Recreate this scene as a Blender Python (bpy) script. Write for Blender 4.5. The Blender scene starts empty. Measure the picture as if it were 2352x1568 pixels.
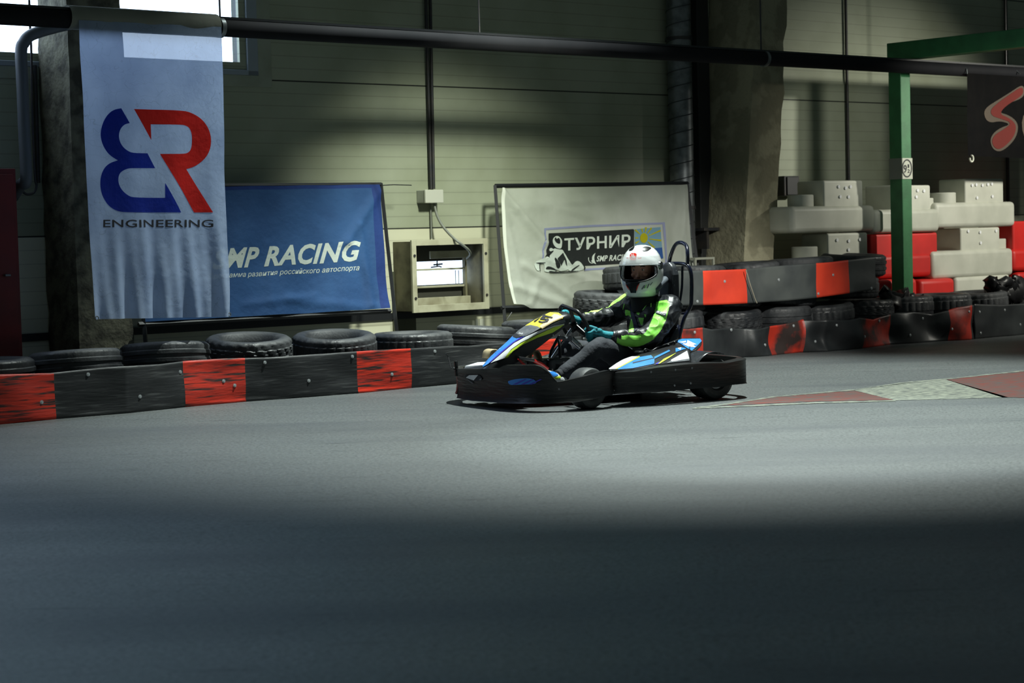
import bpy, bmesh, math, random
from mathutils import Vector, Matrix, noise, geometry
from math import sin, cos, pi, radians, sqrt, atan2
random.seed(7)
SC = bpy.context.scene
COL = SC.collection
V = Vector

# ---------------------------------------------------------------- camera
H = 1.12                       # eye height, m
FPX = 4573.0                   # 70 mm lens on a 36 mm wide frame, 2352 px
PITCH = math.atan(244.0 / FPX)
ROLL = 0.026
_f = V((0, cos(PITCH), -sin(PITCH)))
_r = V((1, 0, 0)); _u = _r.cross(_f)
RC = cos(ROLL) * _r - sin(ROLL) * _u
UC = cos(ROLL) * _u + sin(ROLL) * _r
camd = bpy.data.cameras.new('camera'); cam = bpy.data.objects.new('camera', camd); COL.objects.link(cam)
camd.lens = 70; camd.sensor_width = 36
cam.matrix_world = Matrix(((RC.x, UC.x, -_f.x, 0), (RC.y, UC.y, -_f.y, 0), (RC.z, UC.z, -_f.z, H), (0, 0, 0, 1)))
camd.dof.use_dof = True; camd.dof.focus_distance = 13.2; camd.dof.aperture_fstop = 4.0
camd.clip_end = 200
SC.camera = cam

# ---------------------------------------------------------------- light and exposure
SC.view_settings.view_transform = 'Standard'; SC.view_settings.look = 'None'
SC.view_settings.exposure = 0.0; SC.view_settings.gamma = 1.0
SC.view_settings.use_curve_mapping = False
world = bpy.data.worlds.new('hall_ambient'); SC.world = world; world.use_nodes = True
world.node_tree.nodes['Background'].inputs[0].default_value = (0.62, 0.84, 0.82, 1)
world.node_tree.nodes['Background'].inputs[1].default_value = 0.065

def _wl(u, off, z):            # a point given along / in front of the back wall
    return V((-0.325 + 0.756 * u + 0.655 * off, 17.3 + 0.655 * u - 0.756 * off, z))
def spot(name, loc, target, power, color, angle, blend, radius):
    ld = bpy.data.lights.new(name, 'SPOT'); o = bpy.data.objects.new(name, ld); COL.objects.link(o)
    ld.energy = power; ld.color = color; ld.spot_size = radians(angle); ld.spot_blend = blend; ld.shadow_soft_size = radius
    o.location = loc
    o.rotation_euler = (V(target) - V(loc)).to_track_quat('-Z', 'Y').to_euler()
    return o
spot('track_lamp', (1.65, 14.35, 9.0), (1.35, 13.1, 0), 7800, (0.90, 1.0, 0.94), 61, 0.6, 0.04)
spot('pool_fill', (1.9, 10.9, 7.2), (1.8, 10.85, 0), 2100, (0.88, 1.0, 0.96), 37.5, 0.45, 0.05)  # added unseen spot, strengthens the bright pool on the floor
spot('wall_fill', tuple(_wl(-1.2, 3.6, 3.55)), tuple(_wl(-0.2, 0.0, 0.25)), 900, (0.95, 1.0, 0.84), 56, 0.9, 0.22)  # added wall washer, brightens the lower wall and banners
spot('far_track_lamp', tuple(_wl(7.0, 4.4, 2.9)), tuple(_wl(5.6, 0.3, 1.2)), 620, (1.0, 0.98, 0.86), 68, 0.9, 0.10)
spot('stack_fill', tuple(_wl(1.2, 4.7, 2.35)), tuple(_wl(1.9, 1.4, 0.62)), 620, (1.0, 1.0, 0.92), 42, 0.9, 0.08)  # added low spot, unseen, only brightens the upper belt
spot('far_wall_fill', tuple(_wl(4.3, 3.6, 2.5)), tuple(_wl(5.0, 0.0, 1.8)), 120, (1.0, 1.0, 0.90), 46, 0.9, 0.2)  # added weak wash for the wall at the far right
spot('window_side_fill', (-3.0, 8.0, 6.0), (-1.7, 6.9, 0), 400, (0.42, 0.78, 1.0), 88, 1.0, 0.4)  # added bluish spot standing in for window light on the left floor

# ---------------------------------------------------------------- helpers
def ray(px, py):
    return (_f + RC * ((px - 1176) / FPX) + UC * ((784 - py) / FPX)).normalized()
class Frame:
    """A local frame standing in the hall; y(), x(), z() give the local point of a sight line on a local plane."""
    def __init__(s, M): s.M = M; s.I = M.inverted()
    def _ray(s, px, py):
        o = s.I @ V((0, 0, H)); d = s.I.to_3x3() @ ray(px, py); return o, d
    def ax(s, i, px, py, val):
        o, d = s._ray(px, py); t = (val - o[i]) / d[i]; return o + d * t
    def x(s, px, py, v): return s.ax(0, px, py, v)
    def y(s, px, py, v): return s.ax(1, px, py, v)
    def z(s, px, py, v): return s.ax(2, px, py, v)
    def plane(s, px, py, p, n):
        o, d = s._ray(px, py); t = (p - o).dot(n) / d.dot(n); return o + d * t
WORLD = Frame(Matrix.Identity(4))
_vp = ray(6451, 402); _d = V((_vp.x, _vp.y, 0)).normalized()
_p0 = WORLD.y(1090, 540, 17.3)
WALL = Frame(Matrix(((_d.x, -_d.y, 0, _p0.x), (_d.y, _d.x, 0, _p0.y), (0, 0, 1, 0), (0, 0, 0, 1))))
def W(px, py, off=0.0): return WALL.y(px, py, -off)       # point at distance off in front of the wall
def G(px, py): return WORLD.z(px, py, 0.0)

def srgb(r, g, b):
    f = lambda c: (c / 255 / 12.92) if c / 255 <= 0.04045 else ((c / 255 + 0.055) / 1.055) ** 2.4
    return (f(r), f(g), f(b), 1)

MATS = {}
def mat(name, c, c2=None, scale=4, rough=0.6, metal=0, bump=0, bscale=40, detail=6, stretch=(1, 1, 1), lo=0.4, hi=0.65, spec=0.5, coords='Object', coat=0, rough2=None):
    m = bpy.data.materials.new(name); m.use_nodes = True; MATS[name] = m
    nt = m.node_tree; b = nt.nodes['Principled BSDF']
    b.inputs['Base Color'].default_value = c; b.inputs['Roughness'].default_value = rough
    b.inputs['Metallic'].default_value = metal; b.inputs['Specular IOR Level'].default_value = spec
    b.inputs['Coat Weight'].default_value = coat
    tc = nt.nodes.new('ShaderNodeTexCoord'); mp = nt.nodes.new('ShaderNodeMapping'); mp.inputs['Scale'].default_value = stretch
    nt.links.new(tc.outputs[coords], mp.inputs[0])
    if c2:
        n = nt.nodes.new('ShaderNodeTexNoise'); n.inputs['Scale'].default_value = scale; n.inputs['Detail'].default_value = detail
        nt.links.new(mp.outputs[0], n.inputs['Vector'])
        r = nt.nodes.new('ShaderNodeValToRGB'); r.color_ramp.elements[0].position = lo; r.color_ramp.elements[1].position = hi
        r.color_ramp.elements[0].color = c; r.color_ramp.elements[1].color = c2
        nt.links.new(n.outputs[0], r.inputs[0]); nt.links.new(r.outputs[0], b.inputs['Base Color'])
        if rough2 is not None:
            mr = nt.nodes.new('ShaderNodeMapRange'); mr.inputs[1].default_value = lo; mr.inputs[2].default_value = hi
            mr.inputs[3].default_value = rough; mr.inputs[4].default_value = rough2
            nt.links.new(n.outputs[0], mr.inputs[0]); nt.links.new(mr.outputs[0], b.inputs['Roughness'])
    if bump:
        n2 = nt.nodes.new('ShaderNodeTexNoise'); n2.inputs['Scale'].default_value = bscale; n2.inputs['Detail'].default_value = 5
        nt.links.new(mp.outputs[0], n2.inputs['Vector'])
        bp = nt.nodes.new('ShaderNodeBump'); bp.inputs['Strength'].default_value = bump; bp.inputs['Distance'].default_value = 0.01
        nt.links.new(n2.outputs[0], bp.inputs['Height']); nt.links.new(bp.outputs[0], b.inputs['Normal'])
    return m

class MB:
    """collects shapes in frame coordinates and links them as ONE mesh"""
    def __init__(s): s.v = []; s.f = []; s.m = []; s.cur = 0
    def add(s, vs, fs):
        o = len(s.v); s.v += [V(p) for p in vs]
        for f in fs: s.f.append([i + o for i in f]); s.m.append(s.cur)
        return s
    def box(s, lo, hi):
        x0, y0, z0 = lo; x1, y1, z1 = hi
        return s.add([(x0, y0, z0), (x1, y0, z0), (x1, y1, z0), (x0, y1, z0), (x0, y0, z1), (x1, y0, z1), (x1, y1, z1), (x0, y1, z1)],
                     [(0, 3, 2, 1), (4, 5, 6, 7), (0, 1, 5, 4), (1, 2, 6, 5), (2, 3, 7, 6), (3, 0, 4, 7)])
    def hexa(s, p):   # 8 corners, bottom ring then top ring
        return s.add(p, [(0, 3, 2, 1), (4, 5, 6, 7), (0, 1, 5, 4), (1, 2, 6, 5), (2, 3, 7, 6), (3, 0, 4, 7)])
    def ext(s, poly, vec):
        n = len(poly); vec = V(vec); a = [V(p) for p in poly]; b = [p + vec for p in a]
        return s.add(a + b, [list(range(n))[::-1], list(range(n, 2 * n))] + [(i, (i + 1) % n, n + (i + 1) % n, n + i) for i in range(n)])
    def loft(s, rings, caps=True, ring=True):
        n = len(rings[0]); vs = [p for r in rings for p in r]; fs = []
        for i in range(len(rings) - 1):
            for j in range(n if ring else n - 1):
                k = (j + 1) % n; fs.append((i * n + j, i * n + k, (i + 1) * n + k, (i + 1) * n + j))
        if caps and ring:
            fs.append(list(range(n))[::-1]); fs.append([(len(rings) - 1) * n + j for j in range(n)])
        return s.add(vs, fs)
    def tube(s, pts, r, seg=10, closed=False, caps=True, sy=1.0):
        pts = [V(p) for p in pts]; n = len(pts)
        rr = r if isinstance(r, (list, tuple)) else [r] * n
        T = []
        for i in range(n):
            a = pts[(i - 1) % n] if (closed or i > 0) else pts[i]; b = pts[(i + 1) % n] if (closed or i < n - 1) else pts[i]
            T.append((b - a).normalized())
        up = V((0, 0, 1)) if abs(T[0].z) < 0.9 else V((1, 0, 0))
        N = (up - T[0] * up.dot(T[0])).normalized(); rings = []
        for i in range(n):
            N = (N - T[i] * N.dot(T[i])).normalized(); B = T[i].cross(N)
            rings.append([pts[i] + (N * cos(2 * pi * k / seg) * sy + B * sin(2 * pi * k / seg)) * rr[i] for k in range(seg)])
        if closed:
            rings.append(rings[0]); return s.loft(rings, caps=False)
        return s.loft(rings, caps=caps)
    def cyl(s, a, b, r, seg=16): return s.tube([a, b], r, seg)
    def ellip(s, c, rad, R=None, nu=16, nv=10):
        c = V(c); R = R or Matrix.Identity(3); vs = []; fs = []
        for j in range(1, nv):
            t = pi * j / nv
            for i in range(nu):
                p = 2 * pi * i / nu
                vs.append(c + R @ V((rad[0] * sin(t) * cos(p), rad[1] * sin(t) * sin(p), rad[2] * cos(t))))
        vs += [c + R @ V((0, 0, rad[2])), c - R @ V((0, 0, rad[2]))]; a = len(vs) - 2
        for j in range(nv - 2):
            for i in range(nu):
                k = (i + 1) % nu; fs.append((j * nu + i, (j + 1) * nu + i, (j + 1) * nu + k, j * nu + k))
        for i in range(nu):
            k = (i + 1) % nu; fs.append((a, i, k)); fs.append((a + 1, (nv - 2) * nu + k, (nv - 2) * nu + i))
        return s.add(vs, fs)
    def sheet(s, fn, nu, nv, mi=None):
        vs = [fn(i / nu, j / nv) for j in range(nv + 1) for i in range(nu + 1)]; o = len(s.v); s.v += [V(p) for p in vs]
        for j in range(nv):
            for i in range(nu):
                a = o + j * (nu + 1) + i; s.f.append([a, a + 1, a + nu + 2, a + nu + 1]); s.m.append(mi((i + .5) / nu, (j + .5) / nv) if mi else s.cur)
        return s
    def mesh(s, name, mats, org=V((0, 0, 0)), smooth=None, fix=True, weld=0):
        me = bpy.data.meshes.new(name); me.from_pydata([tuple(p - org) for p in s.v], [], s.f)
        for m in (mats if isinstance(mats, (list, tuple)) else [mats]): me.materials.append(m)
        me.polygons.foreach_set('material_index', s.m)
        if fix or weld:
            bm = bmesh.new(); bm.from_mesh(me)
            if weld: bmesh.ops.remove_doubles(bm, verts=bm.verts, dist=weld)
            if fix: bmesh.ops.recalc_face_normals(bm, faces=bm.faces)
            bm.to_mesh(me); bm.free()
        if smooth is not None:
            me.shade_smooth(); me.set_sharp_from_angle(angle=radians(smooth))
        me.update(); return me

ORG = {}
def props(o, label=None, cat=None, group=None, kind=None):
    if label: o['label'] = label
    if cat: o['category'] = cat
    if group: o['group'] = group
    if kind: o['kind'] = kind
    return o
def thing(name, label, cat, org, frame=WALL, group=None, kind=None):
    o = bpy.data.objects.new(name, None); COL.objects.link(o); o.empty_display_size = 0.1
    org = V(org); o.matrix_world = frame.M @ Matrix.Translation(org); ORG[o] = org
    return props(o, label, cat, group, kind)
def finish(o, bevel=0, solid=0, subsurf=0, soff=-1, bseg=2):
    if subsurf:
        m = o.modifiers.new('subsurf', 'SUBSURF'); m.levels = subsurf; m.render_levels = subsurf
    if solid:
        m = o.modifiers.new('thickness', 'SOLIDIFY'); m.thickness = solid; m.offset = soff
    if bevel:
        m = o.modifiers.new('bevel', 'BEVEL'); m.width = bevel; m.segments = bseg; m.limit_method = 'ANGLE'; m.angle_limit = radians(35)
    return o
def part(name, mb, mats, parent, smooth=None, label=None, weld=0, fix=True, **kw):
    org = ORG[parent]; o = bpy.data.objects.new(name, mb.mesh(name, mats, org, smooth, fix, weld)); COL.objects.link(o)
    o.parent = parent; ORG[o] = org
    if label: o['label'] = label
    return finish(o, **kw)
def solo(name, mb, mats, label=None, cat=None, org=(0, 0, 0), frame=WALL, smooth=None, group=None, kind=None, weld=0, fix=True, **kw):
    org = V(org); o = bpy.data.objects.new(name, mb.mesh(name, mats, org, smooth, fix, weld)); COL.objects.link(o)
    o.matrix_world = frame.M @ Matrix.Translation(org); ORG[o] = org
    props(o, label, cat, group, kind); return finish(o, **kw)

# ---- flat shapes (letters, logos) laid on a surface: polygons in the photo's 2-D frame, cut into small cells
def tess(polys):
    vs = []; fs = []
    for c in polys:
        loops = c if isinstance(c[0][0], (tuple, list)) else [c]
        flat = [V((p[0], p[1], 0)) for l in loops for p in l]
        tri = geometry.tessellate_polygon([[V((p[0], p[1], 0)) for p in l] for l in loops])
        o = len(vs); vs += flat; fs += [[i + o for i in t] for t in tri]
    return vs, fs
def smoothpoly(pts, n=2, sharp=()):
    """Chaikin smoothing of a closed outline, keeping the indices in sharp as corners"""
    P = [(V((p[0], p[1])), i in sharp) for i, p in enumerate(pts)]
    for _ in range(n):
        Q = []; m = len(P)
        for i in range(m):
            p, s = P[i]; a = P[i - 1][0]; b = P[(i + 1) % m][0]
            if s: Q.append((p, True))
            else: Q += [(p * .75 + a * .25, False), (p * .75 + b * .25, False)]
        P = Q
    return [tuple(p) for p, s in P]
def decal(name, vf, fn, m, parent, cell=20, label=None, thick=0):
    vs, fs = vf; bm = bmesh.new(); bv = [bm.verts.new(p) for p in vs]
    for f in fs:
        try: bm.faces.new([bv[i] for i in f])
        except ValueError: pass
    bmesh.ops.remove_doubles(bm, verts=bm.verts, dist=1e-5)
    if cell:
        for ax in (0, 1):
            a = min(p[ax] for p in vs); b = max(p[ax] for p in vs); k = math.floor(a / cell) + 1
            n = V((1, 0, 0)) if ax == 0 else V((0, 1, 0))
            while k * cell < b:
                bmesh.ops.bisect_plane(bm, geom=bm.verts[:] + bm.edges[:] + bm.faces[:], plane_co=n * (k * cell), plane_no=n); k += 1
    org = ORG[parent]
    for v in bm.verts: v.co = fn(v.co.x, v.co.y) - org
    me = bpy.data.meshes.new(name); bm.to_mesh(me); bm.free(); me.materials.append(m)
    o = bpy.data.objects.new(name, me); COL.objects.link(o); o.parent = parent; ORG[o] = org
    if label: o['label'] = label
    return o
def textvf(s, p0, p1, up, shear=0, bold=0, xs=(0, 1), width=None):
    """text along baseline p0->p1 (whole string), cap height vector up"""
    c = bpy.data.curves.new('t', 'FONT'); c.body = s; c.shear = shear; c.offset = bold; c.space_character = 1.0 + bold * 2; c.resolution_u = 3
    o = bpy.data.objects.new('t', c); COL.objects.link(o)
    m = bpy.data.meshes.new_from_object(o.evaluated_get(bpy.context.evaluated_depsgraph_get()))
    x0 = min(v.co.x for v in m.vertices); x1 = max(v.co.x for v in m.vertices)
    p0 = V(p0); p1 = V(p1); up = V(up)
    vs = [p0.lerp(p1, (v.co.x - x0) / (x1 - x0)).to_3d() + (up * (v.co.y / 0.72)).to_3d() for v in m.vertices]
    fs = [list(p.vertices) for p in m.polygons]
    bpy.data.objects.remove(o); bpy.data.curves.remove(c); bpy.data.meshes.remove(m)
    return vs, fs
def zoomed(pts, ox, oy, s): return [(ox + x / s, oy + y / s) for x, y in pts]
def bez(pts, n=8):
    """Catmull-Rom through points"""
    P = [V(p) for p in pts]; out = []
    for i in range(len(P) - 1):
        a = P[max(i - 1, 0)]; b = P[i]; c = P[i + 1]; d = P[min(i + 2, len(P) - 1)]
        for k in range(n):
            t = k / n
            out.append(0.5 * ((2 * b) + (c - a) * t + (2 * a - 5 * b + 4 * c - d) * t * t + (3 * b - a - 3 * c + d) * t ** 3))
    out.append(P[-1]); return out
def lerp_tab(tab, x):
    if x <= tab[0][0]: return tab[0][1]
    for (a, va), (b, vb) in zip(tab, tab[1:]):
        if x <= b: return va + (vb - va) * (x - a) / (b - a)
    return tab[-1][1]
# ================================================================ materials
M_white = mat('banner_white', srgb(205, 212, 215), srgb(182, 190, 196), 3, 0.8)
M_black = mat('black_paint', srgb(28, 30, 33), rough=0.45)
M_iron = mat('dark_iron', srgb(46, 48, 52), srgb(62, 58, 54), 8, 0.5, 0.3)
M_rubber = mat('tyre_rubber', srgb(34, 36, 39), srgb(60, 62, 64), 5, 0.42, bump=0.25, bscale=60, rough2=0.7)
M_galv = mat('galvanised', srgb(125, 130, 132), srgb(95, 100, 102), 12, 0.42, 0.7)
M_conc = mat('rough_concrete', srgb(112, 110, 92), srgb(66, 64, 54), 9, 0.95, bump=1.0, bscale=28)

def cloth_mat(name, c, c2, trans=0.45, see=0.06, bscale=18):
    m = mat(name, c, c2, 2.5, 0.75, bump=0.5, bscale=bscale, spec=0.25)
    nt = m.node_tree; b = nt.nodes['Principled BSDF']; out = nt.nodes['Material Output']
    tr = nt.nodes.new('ShaderNodeBsdfTranslucent'); tp = nt.nodes.new('ShaderNodeBsdfTransparent')
    tr.inputs[0].default_value = c
    a = nt.nodes.new('ShaderNodeMixShader'); a.inputs[0].default_value = trans
    nt.links.new(b.outputs[0], a.inputs[1]); nt.links.new(tr.outputs[0], a.inputs[2])
    d = nt.nodes.new('ShaderNodeMixShader'); d.inputs[0].default_value = see
    nt.links.new(a.outputs[0], d.inputs[1]); nt.links.new(tp.outputs[0], d.inputs[2]); nt.links.new(d.outputs[0], out.inputs[0])
    return m
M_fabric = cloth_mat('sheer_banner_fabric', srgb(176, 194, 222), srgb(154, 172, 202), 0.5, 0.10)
def crease_shade(m, scale=5.0, amt=0.35):  # crease shade put into the fabric colour as thin dark lines
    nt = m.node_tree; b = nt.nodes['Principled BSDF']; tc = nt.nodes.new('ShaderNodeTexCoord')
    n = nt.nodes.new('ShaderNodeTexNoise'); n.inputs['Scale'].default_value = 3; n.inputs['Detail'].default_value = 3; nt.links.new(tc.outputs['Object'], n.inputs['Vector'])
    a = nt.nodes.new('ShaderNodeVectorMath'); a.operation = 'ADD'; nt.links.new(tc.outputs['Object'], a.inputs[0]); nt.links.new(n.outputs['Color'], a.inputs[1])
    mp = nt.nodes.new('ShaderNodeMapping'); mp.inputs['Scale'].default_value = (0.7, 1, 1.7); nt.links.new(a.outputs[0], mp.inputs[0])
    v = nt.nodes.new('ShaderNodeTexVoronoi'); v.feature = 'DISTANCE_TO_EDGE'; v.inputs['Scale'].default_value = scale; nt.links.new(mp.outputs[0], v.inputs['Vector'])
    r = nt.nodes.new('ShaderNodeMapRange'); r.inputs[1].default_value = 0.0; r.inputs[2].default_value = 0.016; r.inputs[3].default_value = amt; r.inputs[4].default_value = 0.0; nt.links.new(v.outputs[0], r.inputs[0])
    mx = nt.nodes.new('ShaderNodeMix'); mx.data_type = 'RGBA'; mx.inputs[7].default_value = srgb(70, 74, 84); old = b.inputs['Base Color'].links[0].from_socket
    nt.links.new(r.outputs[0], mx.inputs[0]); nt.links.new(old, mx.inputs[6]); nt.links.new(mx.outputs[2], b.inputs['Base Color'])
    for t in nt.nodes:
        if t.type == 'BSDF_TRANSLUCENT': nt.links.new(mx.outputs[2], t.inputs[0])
crease_shade(M_fabric, 5.0, 0.24)
M_fab2 = cloth_mat('white_banner_fabric', srgb(205, 210, 200), srgb(182, 188, 176), 0.35, 0.12)
M_fabblue = cloth_mat('blue_banner_fabric', srgb(44, 80, 126), srgb(36, 68, 112), 0.10, 0.0)
M_fabblue2 = cloth_mat('blue_banner_hem', srgb(34, 60, 120), srgb(28, 50, 106), 0.2, 0.0)

# wall: sandwich panels with fine horizontal ribs, seams every 1.2 m
M_wall = mat('wall_panel', srgb(158, 164, 144), srgb(142, 148, 126), 1.3, 0.55, spec=0.35)
def wall_ribs(m):
    nt = m.node_tree; b = nt.nodes['Principled BSDF']
    tc = nt.nodes.new('ShaderNodeTexCoord'); sp = nt.nodes.new('ShaderNodeSeparateXYZ'); nt.links.new(tc.outputs['Object'], sp.inputs[0])
    def M(op, a, bval, **k):
        n = nt.nodes.new('ShaderNodeMath'); n.operation = op
        if isinstance(a, (int, float)): n.inputs[0].default_value = a
        else: nt.links.new(a, n.inputs[0])
        if bval is not None:
            if isinstance(bval, (int, float)): n.inputs[1].default_value = bval
            else: nt.links.new(bval, n.inputs[1])
        return n.outputs[0]
    z = sp.outputs[2]
    def groove(period, width):
        f = M('FRACT', M('DIVIDE', z, period), None); d = M('ABSOLUTE', M('SUBTRACT', f, 0.5), None)
        return M('GREATER_THAN', d, 0.5 - width / period)          # 1 inside the groove
    seam = groove(1.2, 0.006); rib = groove(0.1, 0.004)
    old = b.inputs['Base Color'].links[0].from_socket
    mx = nt.nodes.new('ShaderNodeMix'); mx.data_type = 'RGBA'; mx.inputs[7].default_value = srgb(40, 42, 38)
    nt.links.new(M('ADD', M('MULTIPLY', seam, 0.8), M('MULTIPLY', rib, 0.22)), mx.inputs[0]); nt.links.new(old, mx.inputs[6]); nt.links.new(mx.outputs[2], b.inputs['Base Color'])
    mx2 = nt.nodes.new('ShaderNodeMix'); mx2.data_type = 'RGBA'; mx2.inputs[7].default_value = srgb(200, 200, 176)     # the lowest panel row is a paler cream
    nt.links.new(M('LESS_THAN', z, 1.194), mx2.inputs[0]); nt.links.new(old, mx2.inputs[6]); nt.links.new(mx2.outputs[2], mx.inputs[6])
    w = M('SINE', M('MULTIPLY', z, 2 * pi / 0.1), None)
    bp = nt.nodes.new('ShaderNodeBump'); bp.inputs['Distance'].default_value = 0.004; bp.inputs['Strength'].default_value = 0.10
    nt.links.new(M('SUBTRACT', w, M('MULTIPLY', seam, 3)), bp.inputs['Height']); nt.links.new(bp.outputs[0], b.inputs['Normal'])
wall_ribs(M_wall)

# floor: worn dark sealed asphalt with rubber streaks and specks
M_floor = mat('track_asphalt', srgb(96, 100, 100), srgb(78, 82, 83), 0.8, 0.5, bump=0.8, bscale=75, stretch=(0.35, 1, 1), lo=0.35, hi=0.7, spec=0.45, rough2=0.62)
def floor_specks(m):
    nt = m.node_tree; b = nt.nodes['Principled BSDF']; tc = nt.nodes.new('ShaderNodeTexCoord')
    old = b.inputs['Base Color'].links[0].from_socket
    for sc, lo, hi, col, st, fac in ((38, 0.61, 0.68, srgb(34, 36, 37), (1, 1, 1), .8), (85, 0.60, 0.66, srgb(30, 32, 33), (1, 1, 1), .8), (60, 0.46, 0.60, srgb(50, 53, 54), (1, 1, 1), .55), (16, 0.60, 0.75, srgb(52, 56, 58), (0.16, 1, 1), .8), (150, 0.68, 0.74, srgb(150, 156, 156), (1, 1, 1), .8), (1.4, 0.5, 0.75, srgb(62, 66, 70), (0.2, 1, 1), .8)):
        mp = nt.nodes.new('ShaderNodeMapping'); mp.inputs['Scale'].default_value = st; mp.inputs['Rotation'].default_value = (0, 0, 0.15)
        nt.links.new(tc.outputs['Object'], mp.inputs[0])
        n = nt.nodes.new('ShaderNodeTexNoise'); n.inputs['Scale'].default_value = sc; n.inputs['Detail'].default_value = 3; nt.links.new(mp.outputs[0], n.inputs['Vector'])
        r = nt.nodes.new('ShaderNodeMapRange'); r.inputs[1].default_value = lo; r.inputs[2].default_value = hi; r.inputs[4].default_value = fac; nt.links.new(n.outputs[0], r.inputs[0])
        mx = nt.nodes.new('ShaderNodeMix'); mx.data_type = 'RGBA'; mx.inputs[7].default_value = col
        nt.links.new(r.outputs[0], mx.inputs[0]); nt.links.new(old, mx.inputs[6]); old = mx.outputs[2]
    nt.links.new(old, b.inputs['Base Color'])
floor_specks(M_floor)

def belt_mat(name, c, c2, c3, lo=0.52, hi=0.66, rough=0.5):
    m = mat(name, c, c2, 1.6, rough, bump=0.3, bscale=9, stretch=(1, 1, 7), rough2=rough + 0.16, lo=0.42, hi=0.7)
    nt = m.node_tree; b = nt.nodes['Principled BSDF']; tc = nt.nodes.new('ShaderNodeTexCoord')
    mp = nt.nodes.new('ShaderNodeMapping'); mp.inputs['Scale'].default_value = (1.6, 1.6, 22); nt.links.new(tc.outputs['Object'], mp.inputs[0])
    n = nt.nodes.new('ShaderNodeTexNoise'); n.inputs['Scale'].default_value = 2.2; n.inputs['Detail'].default_value = 8; nt.links.new(mp.outputs[0], n.inputs['Vector'])
    r = nt.nodes.new('ShaderNodeMapRange'); r.inputs[1].default_value = lo; r.inputs[2].default_value = hi; nt.links.new(n.outputs[0], r.inputs[0])
    mx = nt.nodes.new('ShaderNodeMix'); mx.data_type = 'RGBA'; mx.inputs[7].default_value = c3
    old = b.inputs['Base Color'].links[0].from_socket
    nt.links.new(r.outputs[0], mx.inputs[0]); nt.links.new(old, mx.inputs[6]); nt.links.new(mx.outputs[2], b.inputs['Base Color'])
    return m
M_belt = belt_mat('belt_black', srgb(28, 30, 32), srgb(42, 44, 46), srgb(80, 82, 82), 0.56, 0.74)
M_beltred = belt_mat('belt_red_paint', srgb(205, 48, 26), srgb(170, 38, 24), srgb(44, 34, 31), 0.5, 0.62)
M_belt2 = mat('belt_black_clean', srgb(58, 62, 63), srgb(80, 84, 82), 2.5, 0.5, bump=0.2, bscale=12)
M_belt3 = mat('belt_black_worn', srgb(30, 32, 34), srgb(50, 53, 54), 2.2, 0.42, bump=0.3, bscale=8)
M_beltred3 = mat('belt_red_worn', srgb(176, 46, 30), srgb(48, 38, 36), 3.4, 0.5, bump=0.2, bscale=12, lo=0.46, hi=0.60)
M_beltred2 = mat('belt_red_clean', srgb(220, 66, 42), srgb(196, 56, 38), 3, 0.5, bump=0.1, bscale=15)

# ================================================================ setting
mb = MB().sheet(lambda s, t: (-22 + 44 * s, -3 + 38 * t, 0), 8, 8)
solo('floor', mb, M_floor, frame=WORLD, kind='structure')

WB = W(551, 143, 0).z; WR = W(551, 143, 0).x        # strip window: sill height and right end
WL_, WT = -9.0, 3.9
zc = WT
mb = MB()
T = 0.14
mb.box((-14, 0, 0), (16, T, WB)).box((-14, 0, zc), (16, T, 6.4)).box((WR, 0, WB), (16, T, zc)).box((-14, 0, WB), (WL_, T, zc))
solo('wall_back', mb, M_wall, kind='structure')

def emis(name, c, s):
    m = bpy.data.materials.new(name); m.use_nodes = True; nt = m.node_tree; b = nt.nodes['Principled BSDF']
    b.inputs['Base Color'].default_value = (0.5, 0.55, 0.6, 1); b.inputs['Emission Color'].default_value = c; b.inputs['Emission Strength'].default_value = s
    b.inputs['Roughness'].default_value = 0.3
    return m
M_day = emis('daylit_pane', srgb(205, 228, 255), 4.0)
M_frame = mat('window_frame', srgb(70, 78, 82), rough=0.45)
M_framel = mat('window_reveal', srgb(140, 150, 158), rough=0.5)
M_flash = mat('window_flashing', srgb(150, 156, 140), srgb(136, 142, 124), 4, 0.5)

win = thing('window_1', None, None, (WL_, 0, WB), kind='structure')
mb = MB().box((WL_, 0.10, WB), (WR, 0.12, WT)); part('pane', mb, M_day, win)
mb = MB()
fw = 0.06
mb.box((WR, 0.03, WB - 0.02), (WR + fw, 0.13, WT)).box((WL_, 0.03, WB - fw), (WR + fw, 0.13, WB))
for px in (70,): pass
for u in (WL_ + 0.03, -6.2): mb.box((u - 0.03, 0.05, WB), (u + 0.03, 0.12, WT))
part('window_frame', mb, M_frame, win, bevel=0.004)
mb = MB(); r0 = WR + fw; r1 = W(594, 100, 0.03).x; zb = W(540, 171, 0.03).z
mb.box((r0, -0.02, zb), (r1, 0.10, WT)).box((WL_, -0.02, zb), (r1, 0.10, WB - fw))
part('reveal', mb, M_framel, win, bevel=0.006)
mb = MB(); r2 = W(622, 150, 0.0).x; zd = W(560, 199, 0.0).z
mb.box((r1, -0.012, zd), (r2, 0.0, WT)).box((WL_, -0.014, zd), (r1, 0.0, zb))
part('window_trim', mb, M_flash, win, bevel=0.003)

# low dark rail along the wall foot
a = W(700, 738, 0.02); b = W(1140, 715, 0.02); h = 0.028
solo('trim_1', MB().box((-12, -0.02, a.z - h), (15, 0, a.z + h)), M_black, kind='structure')

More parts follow.
